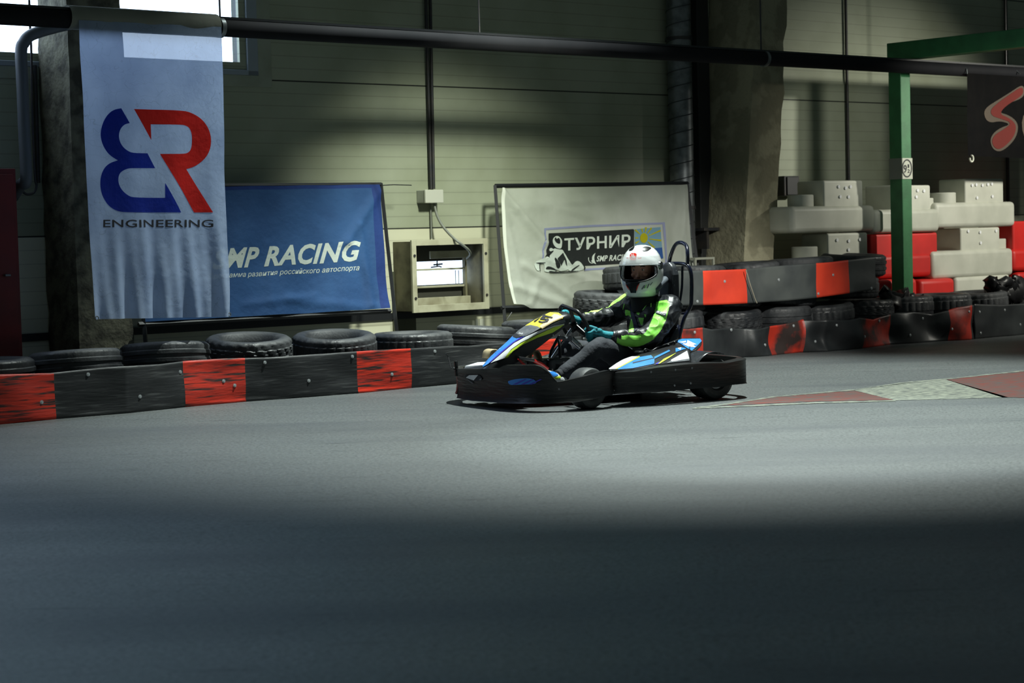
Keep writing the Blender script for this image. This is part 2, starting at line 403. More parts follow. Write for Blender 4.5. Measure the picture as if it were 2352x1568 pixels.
# ---- concrete columns
def column(name, pts_bottom, label, gouge):
    pass
col = MB()
pA = W(182, 790, 0.45); pB = W(305, 775, 0.45); q = W(117, 785, 0.0)
u0, u1 = pA.x, pB.x; zt = 6.4
nz = 40
def rough_column(u0, u1, d0, d1, zt, amp, seed, skew=lambda z: 0.0):
    mb = MB(); rings = []; n = 7
    for k in range(nz + 1):
        z = zt * k / nz; r = []
        base = []
        for i in range(n): base.append((u0 + (u1 - u0) * i / n, -d1))
        for i in range(n): base.append((u1, -d1 + (d1 - d0) * i / n))
        for i in range(n): base.append((u1 + (u0 - u1) * i / n, -d0))
        for i in range(n): base.append((u0, -d0 - (d1 - d0) * i / n))
        for (x, y) in base:
            dn = noise.noise(V((x * 7 + seed, y * 7, z * 4))) * amp
            cx = (u0 + u1) / 2; cy = -(d0 + d1) / 2
            r.append(V((x + skew(z) + dn * (1 if x > cx else -1) , y + dn * (1 if y > cy else -1), z)))
        rings.append(r)
    return mb.loft(rings)
mb = rough_column(u0, u1, 0.02, 0.45, zt, 0.02, 3)
solo('concrete_column', mb, M_conc, 'grey rough concrete column standing behind the tall white letter-logo banner', 'column', org=((u0 + u1) / 2, -0.2, 0), smooth=50)

def zof(px, py, off): return W(px, py, off).z
# right column: its front face leans, chipped plaster
b0 = W(1706, 640, 0.62); b1 = W(1775, 640, 0.62); t0 = W(1738, 0, 0.62); t1 = W(1806, 0, 0.62)
slope = (t0.x - b0.x) / (t0.z - b0.z)
M_conc2 = mat('plastered_concrete', srgb(150, 146, 122), srgb(130, 126, 104), 3.2, 0.95, bump=1.0, bscale=24, lo=0.46, hi=0.52)
mb = rough_column(b0.x, b1.x, 0.02, 0.62, 6.4, 0.028, 11, skew=lambda z: slope * (z - b0.z))
solo('concrete_column', mb, M_conc2, 'chipped concrete column right of the silver duct, in front of the back wall', 'column', org=((b0.x + b1.x) / 2, -0.3, 0), smooth=50)
# dark recess left of the column: its shade put in as a dark sheet, with a shelf
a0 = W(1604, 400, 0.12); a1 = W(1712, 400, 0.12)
M_dark = mat('recess_shade_dark', srgb(26, 28, 28), srgb(36, 38, 36), 3, 0.7)
solo('recess_shade', MB().box((a0.x, -0.14, 0), (b0.x + 0.12, 0, 6.2)), M_dark, 'tall dark sheet for the shade between silver duct and chipped column', 'shade sheet', org=(a0.x, 0, 0), bevel=0.01)
s0 = W(1618, 523, 0.3); s1 = W(1702, 523, 0.3)
sh = thing('wall_shelf', 'dark narrow wall shelf left of the chipped column', 'shelf', (s0.x, -0.14, s0.z - 0.2))
part('shelf_board', MB().box((s0.x, -0.30, s0.z - 0.03), (s1.x, -0.14, s0.z)), M_iron, sh, bevel=0.003)
part('bracket', MB().box((s0.x + 0.05, -0.28, s0.z - 0.2), (s0.x + 0.08, -0.14, s0.z - 0.03)), M_iron, sh)
part('bracket', MB().box((s1.x - 0.18, -0.28, s0.z - 0.2), (s1.x - 0.15, -0.14, s0.z - 0.03)), M_iron, sh)
M_redd = mat('dark_red_plastic', srgb(120, 20, 18), rough=0.6)
for (x0, x1, yt, lb) in ((1646, 1672, 503, 'dark red box at the left end of the dark wall shelf'), (1682, 1703, 504, 'dark red box on the wall shelf next to the chipped column')):
    p = W(x0, 523, 0.22); q = W(x1, yt, 0.22)
    solo('storage_box', MB().box((p.x, -0.28, s0.z), (q.x, -0.16, q.z)), M_redd, lb, 'box', org=(p.x, -0.22, s0.z), bevel=0.006)
p = W(1594, 640, 0.5); q = W(1638, 590, 0.5)
fr = thing('small_metal_stand', 'small pale square metal frame standing at the foot of the silver duct', 'stand', (p.x, -0.5, 0))
mb = MB(); t = 0.02
mb.box((p.x, -0.52, 0), (p.x + t, -0.5, q.z)).box((q.x - t, -0.52, 0), (q.x, -0.5, q.z)).box((p.x + t, -0.52, q.z - t), (q.x - t, -0.5, q.z))
mb.box((p.x, -0.22, 0), (p.x + t, -0.2, q.z)).box((q.x - t, -0.22, 0), (q.x, -0.2, q.z)).box((p.x, -0.5, q.z - t), (p.x + t, -0.22, q.z)).box((q.x - t, -0.5, q.z - t), (q.x, -0.22, q.z))
part('frame', mb, mat('pale_metal', srgb(150, 152, 138), rough=0.5), fr, bevel=0.002)

# ---- silver spiral duct
p = W(1564, 300, 0.16); R = 0.115
mb = MB(); mb.cyl((p.x, -0.16, 0.45), (p.x, -0.16, 6.2), R, 28)
duct = thing('ventilation_duct', 'round silver spiral duct running up the wall right of the white kart banner', 'duct', (p.x, -0.16, 0.45))
part('duct_pipe', mb, M_galv, duct, smooth=40)
mb = MB(); pts = []
for k in range(24 * 38):
    a = 2 * pi * k / 24; z = 0.5 + 0.145 * k / 24
    if z > 6.1: break
    pts.append((p.x + (R + 0.002) * cos(a), -0.16 + (R + 0.002) * sin(a), z))
mb.tube(pts, 0.005, 5); part('spiral_seam', mb, mat('seam_metal', srgb(70, 74, 76), rough=0.5, metal=0.6), duct, smooth=60)
for z in (1.32, 2.9):
    part('strap', MB().cyl((p.x, -0.16, z), (p.x, -0.16, z + 0.03), R + 0.01, 28).box((p.x - 0.02, -0.06, z), (p.x + 0.02, 0, z + .03)), M_iron, duct, smooth=40)

# ---- long black pipe hung along the wall, with hanger rods and clamps
POFF = 1.35
pl = W(0, 34, POFF); pr = W(2352, 168, POFF); pz = W(1176, 102, POFF).z
M_pipe = mat('black_pipe', srgb(20, 21, 25), srgb(26, 26, 30), 3, 0.8, spec=0.2)
pipe = thing('overhead_pipe', 'long black overhead pipe crossing the whole hall in front of the wall', 'pipe', (0, -POFF, pz))
part('pipe', MB().cyl((-7.5, -POFF, pz), (11, -POFF, pz), 0.062, 20), M_pipe, pipe, smooth=40)
part('pipe_insulation', MB().box((-7.5, -POFF - 0.03, pz + 0.058), (11, -POFF + 0.03, pz + 0.075)), M_black, pipe)
for px, py in ((1101, 60), (1747, 60), (2310, 60), (505, 30)):
    c = W(px, py, POFF)
    part('hanger_rod', MB().cyl((c.x, -POFF, pz + 0.05), (c.x, -POFF, 6.3), 0.007, 8), M_iron, pipe)
for px in (1755, 505):
    c = W(px, 130 if px > 1000 else 70, POFF)
    part('pipe_clamp', MB().cyl((c.x - 0.016, -POFF, pz), (c.x + 0.016, -POFF, pz), 0.071, 20), M_galv, pipe, smooth=40, label='pale metal clamp')

# ---- conduits on the wall
def conduit(pts, r, label, m=M_iron, name='cable_conduit', cat='conduit'):
    solo(name, MB().tube(pts, r, 10), m, label, cat, org=pts[0], smooth=50)
for (xt, yt, xb, yb, lb) in ((978, 0, 990, 434, 'left one of the two dark conduits running down to the grey junction box'), (988, 0, 996, 434, 'right one of the two dark conduits running down to the grey junction box')):
    a = W(xt, yt, 0.03); b = W(xb, yb, 0.03); dd = (a - b) * 2.4
    conduit([b, b + dd], 0.014, lb)
a = W(1949, 300, 0.03); b = W(1950, 470, 0.03)
conduit([(b.x, -0.03, 0.2), (b.x, -0.03, 6.2)], 0.016, 'thin dark conduit on the wall left of the green post')
a = W(2312, 200, 0.03); conduit([(a.x, -0.03, 0.2), (a.x, -0.03, 6.2)], 0.02, 'dark conduit on the wall behind the black graffiti banner')

# ---- junction box, cable, second cable
p = W(974, 466, 0.10); q = W(1014, 436, 0.10)
jb = thing('junction_box', 'small grey electrical junction box on the wall above the wall fan housing', 'junction box', (p.x, 0, p.z))
M_jb = mat('grey_plastic', srgb(168, 172, 160), srgb(150, 152, 142), 6, 0.5)
part('box_body', MB().box((p.x, -0.10, p.z), (q.x, 0, q.z)), M_jb, jb, bevel=0.006)
part('lid', MB().box((p.x - .002, -0.125, p.z - 0.002), (q.x + .002, -0.10, q.z + 0.002)), mat('pale_plastic', srgb(186, 188, 176), rough=0.45), jb, bevel=0.006)
M_cable = mat('grey_cable', srgb(120, 124, 116), rough=0.5)
cab = [W(997, 467, 0.06), W(1003, 492, 0.10), W(1014, 515, 0.16), W(1030, 535, 0.22), W(1048, 552, 0.30), W(1062, 562, 0.32), W(1076, 574, 0.30), W(1080, 584, 0.2), W(1072, 594, 0.12)]
solo('power_cable', MB().tube(bez(cab, 6), 0.011, 8), M_cable, 'grey cable curving from the junction box into the fan housing', 'cable', org=cab[0], smooth=60)
a = W(989, 467, 0.02); b = W(991, 548, 0.02)
solo('power_cable', MB().tube([a, b], 0.008, 8), M_cable, 'thin straight cable from junction box down to the fan housing top', 'cable', org=a, smooth=60)

# ---- fan housing: a projecting square duct with a bright pane and louvre bars
off = 0.26
p = W(948, 718, off); q = W(1118, 549, off)       # front frame outer corners (lower left, upper right)
x0, x1 = p.x, q.x; z0 = W(1030, 714, off).z; z1 = W(1030, 549, off).z
vh = thing('fan_housing', 'square pale metal fan housing on the wall with bright opening and bars', 'ventilation unit', (x0, 0, z0))
M_vent = mat('old_cream_metal', srgb(176, 174, 150), srgb(126, 120, 96), 4, 0.5, bump=0.1, lo=0.5, hi=0.75)
M_vents = mat('dirty_metal', srgb(120, 116, 92), srgb(66, 62, 46), 5, 0.7, lo=0.4, hi=0.65)
bw = 0.048; t = 0.012
mb = MB().box((x0 + .012, -off + 0.01, z0 + .012), (x0 + .03, -0.004, z1 - .012)).box((x1 - .03, -off + 0.01, z0 + .012), (x1 - .012, -0.004, z1 - .012))
mb.box((x0 + .03, -off + 0.01, z0 + .012), (x1 - .03, -0.004, z0 + .03)).box((x0 + .03, -off + 0.01, z1 - .03), (x1 - .03, -0.004, z1 - .012))
part('casing', mb, M_vents, vh, label='dirty brown metal casing')
mb = MB().box((x0, -off - t, z0), (x0 + bw, -off + 0.01, z1)).box((x1 - bw, -off - t, z0), (x1, -off + 0.01, z1)).box((x0 + bw, -off - t, z0), (x1 - bw, -off + 0.01, z0 + bw + 0.01)).box((x0 + bw, -off - t, z1 - bw), (x1 - bw, -off + 0.01, z1))
part('front_flange', mb, M_vent, vh, bevel=0.002)
for zz in (z0 + 0.12, z1 - 0.13):
    for xx in (x0 + 0.026, x1 - 0.026):
        part('bolt', MB().cyl((xx, -off - t - 0.006, zz), (xx, -off - t, zz), 0.012, 12), M_iron, vh)
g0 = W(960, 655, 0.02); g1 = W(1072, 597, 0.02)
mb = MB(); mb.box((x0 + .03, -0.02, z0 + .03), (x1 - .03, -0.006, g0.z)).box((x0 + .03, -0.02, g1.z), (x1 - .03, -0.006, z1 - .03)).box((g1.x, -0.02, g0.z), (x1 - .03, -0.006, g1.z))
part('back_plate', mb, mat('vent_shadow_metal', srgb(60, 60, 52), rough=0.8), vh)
M_out = emis('daylit_opening', srgb(205, 226, 255), 2.2)
part('bright_pane', MB().box((x0 + .03, -0.012, g0.z), (g1.x, -0.008, g1.z)), M_out, vh, label='bright daylit opening')
for (yy0, yy1, xx1) in ((616, 619, 1080), (655, 659, 1080)):
    a = W(962, yy1, 0.05); b = W(xx1, yy0, 0.05); zc = (W(1020, (yy0 + yy1) / 2, 0.05)).z
    part('louvre_bar', MB().box((x0 + .032, -0.07, zc - 0.008), (x1 - 0.10, -0.04, zc + 0.008)), M_vent, vh, bevel=0.002)
a = W(1079, 700, 0.06); part('hinge_bar', MB().box((x1 - 0.105, -0.085, z0 + 0.032), (x1 - 0.085, -0.05, z1 - 0.16)), M_vents, vh)
a = W(962, 708, 0.09); b = W(1084, 678, 0.09)
part('lower_flap', MB().box((x0 + .032, -0.11, z0 + 0.031), (x1 - 0.07, -0.08, b.z)), M_vent, vh, bevel=0.003)
a = W(986, 594, 0.08); b = W(1074, 574, 0.08)
part('upper_flap', MB().box((a.x, -0.10, a.z), (b.x, -0.08, b.z)), M_vent, vh, bevel=0.003)
a = W(1004, 612, 0.03); b = W(1013, 600, 0.03)
mb = MB().tube([W(1004, 598, .03), W(1004, 611, .03)], 0.006, 6).tube([W(996, 608, .03), W(1016, 606, .03)], 0.007, 6).tube([W(990, 614, .03), W(1008, 611, .03), W(1014, 613, .03)], 0.006, 6)
part('motor_bracket', mb, M_black, vh)
mb = MB()
for px in (1046, 1053): mb.tube([W(px, 620, .02), W(px + 1, 654, .02)], 0.004, 6)
part('wire', mb, M_cable, vh)
p = W(905, 790, 0.012); q = W(948, 622, 0.012)
M_plate = mat('dark_olive_plate', srgb(78, 80, 62), srgb(64, 66, 50), 3, 0.6)
solo('wall_plate', MB().box((p.x, -0.012, 0.15), (q.x + 0.02, 0, q.z)), M_plate, 'dark steel plate on the wall behind the left edge of the fan housing', 'metal plate', org=(p.x, 0, 0.15))
# two pale strips below the housing, painting the lit wall between shadows
for (xa, xb, lb) in ((1092, 1098, 'thin pale strip of lit wall right below the fan housing'), (1101, 1112, 'wider pale strip of lit wall below the right corner of fan housing')):
    p = W(xa, 735, 0.01); q = W(xb, 735, 0.01)
    solo('lit_wall_strip', MB().box((p.x, -0.015, 0.1), (q.x, -0.0, 0.4)), mat('lit_gap_white', srgb(200, 202, 188), rough=0.5), lb, 'lit strip', org=(p.x, 0, .1))

# ---- small electrical box right of the column
p = W(1802, 450, 0.12); q = W(1836, 404, 0.12)
eb = thing('switch_box', 'small dark electrical switch box on the wall right of the chipped column', 'switch box', (p.x, 0, p.z))
part('box_body', MB().box((p.x, -0.12, p.z), (q.x, 0, q.z)), M_iron, eb, bevel=0.008)
part('cover', MB().box((p.x + .03, -0.135, p.z + 0.01), (q.x - .03, -0.12, q.z - 0.01)), M_black, eb, bevel=0.004)

# ---- downpipe with elbow at the left
M_down = mat('painted_downpipe', srgb(86, 92, 98), rough=0.5)
o_ = 0.5
pts = [W(62, 300, o_), W(56, 200, o_), W(53, 118, o_), W(55, 98, o_), W(66, 84, o_), W(88, 74, o_), W(130, 62, o_), W(175, 52, o_)]
lowp = W(60, 410, o_); pts = [V((lowp.x + 0.02, -o_ + 0.25, lowp.z - 0.12)), V((lowp.x, -o_ + 0.08, lowp.z - 0.04)), lowp] + [V((lowp.x + (p.x - lowp.x) * (1 if i > 2 else 0.0), p.y, p.z)) for i, p in enumerate(pts)]
solo('downpipe', MB().tube(bez(pts, 6), 0.042, 16), M_down, 'dark grey downpipe bending towards the concrete column at far left', 'pipe', org=lowp, smooth=50)
pts = [W(67, 0, 0.2), W(69, 60, 0.2), W(72, 120, 0.2), W(74, 250, 0.2), W(80, 400, 0.2), W(84, 425, 0.2), W(78, 442, 0.2), W(62, 446, 0.2), W(50, 438, 0.2)]
solo('hanging_cable', MB().tube(bez(pts, 6), 0.009, 8), M_iron, 'thin black cable looping down beside the dark downpipe', 'cable', org=pts[0], smooth=60)
pts = [W(80, 150, 0.03), W(88, 420, 0.03)]
solo('cable_conduit', MB().tube(pts, 0.016, 8), M_iron, 'dark conduit between the downpipe and the left concrete column', 'conduit', org=pts[1], smooth=60)

# ---- dark red metal cabinet at far left
p = W(52, 800, 0.5); q = W(38, 387, 0.5)
cb = thing('metal_cabinet', 'dark red metal cabinet at the left edge, left of the downpipe', 'cabinet', (p.x - 0.9, -0.5, 0))
M_cab = mat('dark_red_metal', srgb(110, 14, 12), srgb(92, 12, 10), 4, 0.55)
part('body', MB().box((p.x - 1.0, -0.5, 0), (p.x, -0.02, q.z)), M_cab, cb, bevel=0.006)
dr = part('door', MB().box((p.x - 0.96, -0.52, 0.06), (p.x - 0.03, -0.5, q.z - 0.04)), M_cab, cb, bevel=0.005)
h = W(15, 632, 0.53)
part('door_handle', MB().box((h.x - 0.02, -0.555, h.z - 0.008), (h.x + 0.022, -0.52, h.z + 0.008)), M_galv, dr, bevel=0.003, label='bright metal handle')

# ---- green post with beam and round sign
Gp = W(2072, 400, 1.2); 
gl = W(2047, 400, 1.2 - 0.02); gr = W(2094, 400, 1.2)
us = Gp.x; wd = gr.x - us
M_green = mat('green_paint', srgb(52, 120, 72), srgb(44, 104, 62), 6, 0.5, bump=0.1)
M_greend = M_green
dep = 0.15
gz = W(2050, 97, 1.15).z
gp = thing('steel_post', 'green square steel post with a round number sign, at the right', 'post', (us, -1.2, 0))
part('post', MB().box((us, -1.2, 0), (us + wd, -1.2 + dep, gz)), M_green, gp, bevel=0.008)
part('beam', MB().box((us - 0.005, -4.6, gz - 0.17), (us + wd + .005, -1.2 + dep + 0.01, gz)), M_green, gp, bevel=0.008)
part('foot_plate', MB().box((us - 0.06, -1.26, 0), (us + wd + 0.06, -1.2 + dep + 0.06, 0.015)), M_green, gp)
sz0 = W(2083, 411, 1.2).z; sz1 = W(2083, 363, 1.2).z
sg = part('sign_plate', MB().box((us - 0.003, -1.207, sz0), (us + wd + 0.004, -1.2, sz1)), mat('sign_white', srgb(196, 198, 182), rough=0.5), gp, label='white sign plate')
sg2 = part('sign_plate', MB().box((us - 0.007, -1.2, sz0), (us - .003, -1.2 + dep, sz1 + 0.0)), mat('sign_grey', srgb(120, 124, 116), rough=0.5), gp, label='sign plate on side')
fn = lambda x, y: (lambda p: V((p.x, -1.2095, p.z)))(W(x, y, 1.2095))
ring = lambda cx, cy, rx, ry, n=28: [(cx + rx * cos(2 * pi * k / n), cy + ry * sin(2 * pi * k / n)) for k in range(n)]
decal('number_ring', tess([[ring(2083.5, 386.5, 11.5, 21), ring(2083.5, 386.5, 9.3, 18)]]), fn, M_black, gp, 0)
decal('number', textvf('9', (2075.5, 396), (2083, 396.5), (0, -18), bold=0.02), fn, M_black, gp, 0)
decal('number', textvf('1', (2085, 385), (2088.5, 385), (0, -8), bold=0.02), fn, M_black, gp, 0)
decal('number', textvf('2', (2084.5, 396.5), (2090, 396.5), (0, -8), bold=0.02), fn, M_black, gp, 0)
# ================================================================ banners
def cloth(name, corners, plane_p, plane_n, disp, nu, nv, mats, parent=None, mi=None, **kw):
    """corners TL,TR,BR,BL are seen points; the cloth lies on a plane with folds disp (metres towards the room)"""
    TL, TR, BR, BL = [V(c) for c in corners]; n = plane_n.normalized()
    def px(s, t): return (TL.lerp(TR, s)).lerp(BL.lerp(BR, s), t)
    def fn(s, t):
        p = px(s, t); return WALL.plane(p.x, p.y, plane_p, n) + n * disp(p.x, p.y)
    return MB().sheet(fn, nu, nv, mi), (lambda x, y, e=0.0018: WALL.plane(x, y, plane_p, n) + n * (disp(x, y) + e))
NR = V((0, -1, 0))

# --- tall white banner with blue/red logo, hung over the pipe
def d1(x, y):
    t = max(0.0, min(1.0, (y - 60) / 670))
    u = (x - 180 - 32 * t) / 325
    s = 0.006 * sin(u * 21 + 1.1 * sin(t * 3)) * (0.4 + t)
    s += (0.028 * sin(u * 34 + 2 * t) + 0.014 * sin(u * 61 - t * 5)) * max(0, t - 0.62) ** 1.0 * 2.2
    s += 0.03 * max(0, u - 0.88) * 8 * sin(t * 9) * t
    return s + 0.010 * noise.noise(V((u * 3, t * 6, 2)))
c1 = [(181, 46), (508, 62), (527, 727), (213, 733)]
pp = V((0, -(POFF + 0.075), 0))
bt = thing('banner', 'tall white banner with blue and red letter logo hanging over the black pipe', 'banner', W(340, 64, POFF + .07))
mb, f1 = cloth('cloth', c1, pp, NR, d1, 90, 120, None)
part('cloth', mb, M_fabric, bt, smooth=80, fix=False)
za = W(340, 42, POFF + .075)
M_hem = cloth_mat('hem_fabric', srgb(150, 152, 142), srgb(128, 130, 120), 0.3, 0)
hl, hr = W(166, 50, POFF + 0.075).x, W(509, 60, POFF + 0.075).x
def sleeve(s, t):
    a = -0.5 * pi + (t - .5) * 2 * pi * 0.62
    return V((hl + (hr - hl) * s, -POFF + 0.078 * sin(a) , pz + 0.01 + 0.082 * cos(a) * -1 if False else pz + 0.012 + 0.082 * cos(a + pi)))
mb = MB(); prof = []
for k in range(14):
    a = radians(-100 + 300 * k / 13); prof.append((-POFF - 0.078 * cos(a), pz + 0.012 + 0.08 * sin(a)))
mb.sheet(lambda s, t: V((hl + (hr - hl) * s,) + prof[min(13, int(round(t * 13)))]), 12, 13)
part('sleeve', mb, M_hem, bt, smooth=60, label='grey sleeve wrapped round the pipe')
S = 2.9025
blue = [(345, 83), (300, 90), (258, 120), (225, 170), (204, 240), (210, 300), (235, 355), (270, 398), (320, 430), (270, 447), (235, 477), (212, 522), (203, 580), (210, 640), (232, 692), (268, 738), (318, 768), (375, 777), (740, 777), (635, 580), (635, 680), (425, 678), (390, 665), (355, 635), (333, 600), (324, 560), (330, 522), (350, 500), (385, 484), (420, 482), (573, 482), (520, 383), (420, 382), (385, 370), (350, 340), (330, 300), (326, 255), (340, 215), (365, 190), (398, 182)]
red = [(428, 88), (750, 97), (815, 112), (880, 152), (922, 212), (941, 280), (938, 345), (915, 402), (870, 450), (820, 478), (778, 488), (952, 777), (830, 777), (603, 387), (765, 387), (795, 378), (813, 355), (819, 310), (817, 255), (800, 213), (775, 198), (740, 192), (541, 190), (545, 295)]
sb = {0, 8, 18, 19, 20, 30, 31, 39}; sr = {0, 10, 11, 12, 13, 22, 23}
M_pblue = cloth_mat('print_blue', srgb(16, 44, 150), srgb(14, 38, 132), 0.35, 0)
M_pred = cloth_mat('print_red', srgb(204, 30, 24), srgb(184, 26, 22), 0.35, 0)
decal('logo_letter', tess([smoothpoly(zoomed(blue, 160, 220, S), 2, sb)]), f1, M_pblue, bt, 6, label='blue printed letter B of the logo')
decal('logo_letter', tess([smoothpoly(zoomed(red, 160, 220, S), 2, sr)]), f1, M_pred, bt, 6, label='red printed letter R of the logo')
M_ink = mat('print_black', srgb(22, 24, 34), rough=0.7)
decal('lettering', textvf('ENGINEERING', (238, 521.5), (489, 521.5), (0, -17.5), bold=0.012), f1, M_ink, bt, 6)
for cx, cy in ((217, 730), (521, 722)):
    q = f1(cx, cy, 0.006); part('eyelet', MB().tube([q + V((0.012 * cos(a), 0, 0.012 * sin(a))) for a in [2 * pi * k / 12 for k in range(12)]], 0.004, 6, closed=True), M_galv, bt, smooth=60)

# --- leaning frames with cloth
def lean_plane(top_px, top_off, bot_px, bot_off):
    a = W(*top_px, top_off); b = W(*bot_px, bot_off)
    dz = V((0, b.y - a.y, b.z - a.z)).normalized(); n = V((1, 0, 0)).cross(dz)
    if n.y > 0: n = -n
    return a, n
pA2, n2 = lean_plane((878, 425), 0.28, (893, 720), 0.52)
L2 = lambda x, y, e=0.0: WALL.plane(x, y, pA2, n2) + n2 * e
bf = thing('banner_stand', 'black metal frame stand holding the blue banner', 'banner frame', (L2(880, 715).x, -0.55, 0))
mb = MB(); q = 0.014
def bar(mb, a, b, w=0.015):
    mb.tube([a, b], w * 1.25, 4)
def ground_of(p, n):      # continue along the lean down to the floor
    dz = n.cross(V((1, 0, 0))); dz = dz if dz.z < 0 else -dz
    return p + dz * (p.z / -dz.z)
for nm, a, b in (('top_bar', L2(318, 428), L2(876, 424)), ('bottom_bar', L2(318, 745), L2(897, 714)), ):
    part(nm, (lambda m: (bar(m, a, b), m)[1])(MB()), M_black, bf)
for a, b in ((L2(875, 421), ground_of(L2(897, 714), n2)), (L2(305, 425), ground_of(L2(319, 745), n2))):
    part('upright', (lambda m: (bar(m, a, b), m)[1])(MB()), M_black, bf)
a = L2(877, 425, -0.01); part('wire_end', MB().tube([a, a + V((0.12, -0.01, 0.005)), a + V((0.30, -0.02, 0.0))], 0.004, 6), M_black, bf)
def d2(x, y):
    s = 0.012 * noise.noise(V((x * 0.012, y * 0.012, 5))) + 0.006 * sin(x * 0.05 + y * 0.01)
    for (ax, ay, bx, by, am, wd) in ((868, 440, 790, 560, 0.02, 10), (822, 520, 850, 700, 0.018, 8), (885, 705, 800, 560, 0.012, 12), (610, 560, 620, 700, 0.007, 9), (880, 712, 660, 690, 0.012, 12), (560, 700, 720, 680, 0.008, 9)):
        l2 = (bx - ax) ** 2 + (by - ay) ** 2; t = max(0, min(1, ((x - ax) * (bx - ax) + (y - ay) * (by - ay)) / l2))
        dx = x - (ax + t * (bx - ax)); dy = y - (ay + t * (by - ay)); s += am * math.exp(-(dx * dx + dy * dy) / wd ** 2)
    return s + 0.02
bl = thing('banner', 'blue banner with white racing lettering stretched in the black metal frame', 'banner', L2(700, 715, 0.02))
mb, f2 = cloth('cloth', [(322, 432), (869, 425), (889, 710), (330, 740)], pA2, n2, d2, 110, 70, None, mi=lambda s, t: 1 if s > 0.962 or t < 0.03 else 0)
part('cloth', mb, [M_fabblue, M_fabblue2], bl, smooth=80, fix=False)
M_let = cloth_mat('print_pale', srgb(205, 214, 205), srgb(188, 198, 190), 0.2, 0)
Z5 = lambda x, y: (500 + x / 4.126, 400 + y / 4.126)
decal('lettering', textvf('SMP RACING', Z5(-60, 899), Z5(1322, 820), (3, -44), shear=0.22, bold=0.034), f2, M_let, bl, 10, label='white bold slanted lettering')
decal('lettering', textvf('Программа развития российского автоспорта', Z5(-95, 997), Z5(1325, 915), (0.8, -11.5), shear=0.15, bold=0.006), f2, M_let, bl, 10, label='small white lettering line')

pA3, n3 = lean_plane((1142, 428), 0.28, (1152, 735), 0.50)
L3 = lambda x, y, e=0.0: WALL.plane(x, y, pA3, n3) + n3 * e
bf = thing('banner_stand', 'black metal frame stand holding the white kart banner', 'banner frame', (L3(1152, 735).x, -0.5, 0))
for nm, a, b in (('top_bar', L3(1137, 427), L3(1580, 421)), ('bottom_bar', L3(1152, 707), L3(1606, 690))):
    part(nm, (lambda m: (bar(m, a, b), m)[1])(MB()), M_black, bf)
for a, b in ((L3(1137, 426), ground_of(L3(1152, 742), n3)), (L3(1578, 420), ground_of(L3(1600, 640), n3))):
    part('upright', (lambda m: (bar(m, a, b), m)[1])(MB()), M_black, bf)
part('stay_wire', MB().tube([L3(1156, 742, .02), L3(1172, 718, .02)], 0.003, 5), M_black, bf)
def d3(x, y):
    s = 0.02 + 0.014 * noise.noise(V((x * 0.01, y * 0.01, 9)))
    for (ax, ay, bx, by, am, wd) in ((1144, 436, 1250, 560, 0.03, 9), (1144, 436, 1200, 700, 0.02, 10), (1330, 640, 1240, 590, 0.015, 8), (1200, 610, 1330, 700, 0.022, 9), (1290, 600, 1400, 640, 0.014, 7), (1540, 440, 1510, 640, 0.02, 12), (1575, 428, 1555, 600, 0.02, 8), (1180, 660, 1290, 700, 0.02, 10), (1230, 650, 1215, 700, 0.015, 8), (1280, 480, 1360, 500, 0.012, 8), (1180, 480, 1400, 455, 0.01, 10)):
        l2 = (bx - ax) ** 2 + (by - ay) ** 2; t = max(0, min(1, ((x - ax) * (bx - ax) + (y - ay) * (by - ay)) / l2))
        dx = x - (ax + t * (bx - ax)); dy = y - (ay + t * (by - ay)); s += am * math.exp(-(dx * dx + dy * dy) / wd ** 2)
    return s
wbn = thing('banner', 'white sheer banner with black kart tournament panel stretched in a black frame', 'banner', L3(1300, 705, 0.02))
TLx = [(1143, 434), (1573, 425), (1597, 700), (1185, 708)]
mb = MB()
def c3(s, t):
    # left edge bows inwards; lower left corner is cut off
    xl = lerp_tab([(0, 1142), (0.5, 1154), (0.85, 1166), (1.0, 1176)], t); xr = 1573 + 24 * t
    yt = 435 - 10 * s; yb = lerp_tab([(0, 699), (0.04, 700), (0.09, 709), (0.2, 709), (1, 700)], s)
    x = xl + (xr - xl) * s; y = yt + (yb - yt) * t
    return L3(x, y) + n3 * d3(x, y)
mb.sheet(c3, 110, 70); part('cloth', mb, M_fab2, wbn, smooth=80, fix=False)
mb = MB().sheet(lambda s, t: L3(lerp_tab([(0, 1142), (0.5, 1154), (0.85, 1166), (1.0, 1176)], t) + s * 6, 435 + (699 - 435) * t) + n3 * (d3(1150, 435 + 264 * t) * 0 + 0.0 + d3(lerp_tab([(0, 1142), (0.5, 1154), (0.85, 1166), (1.0, 1176)], t) + s * 6, 435 + 264 * t) + 0.004), 2, 40)
part('hem', mb, mat('hem_white', srgb(208, 212, 200), rough=0.8), wbn, smooth=80, fix=False)
f3 = lambda x, y, e=0.004: L3(x, y) + n3 * (d3(x, y) + e)
Z = lambda L: [(1220 + x / 7.35, 500 + y / 7.35) for x, y in L]
M_lav = cloth_mat('print_lavender', srgb(150, 156, 188), srgb(142, 148, 180), 0.3, 0)
M_panel = cloth_mat('print_charcoal', srgb(30, 34, 34), srgb(36, 40, 40), 0.1, 0)
M_sky = cloth_mat('print_skyblue', srgb(118, 156, 176), srgb(110, 148, 168), 0.3, 0)
M_sea = cloth_mat('print_seablue', srgb(48, 88, 150), srgb(44, 80, 140), 0.3, 0)
M_sun = cloth_mat('print_yellow', srgb(178, 172, 24), srgb(168, 162, 22), 0.3, 0)
fl = lambda e: (lambda x, y: f3(x, y, e))
Ob = Z([(135, 710), (165, 440), (195, 182), (1000, 130), (2215, 85), (2255, 780), (2240, 800), (1500, 858), (850, 910), (852, 875), (1490, 828), (2215, 772), (2185, 120), (1000, 165), (228, 215), (195, 440), (165, 700)])
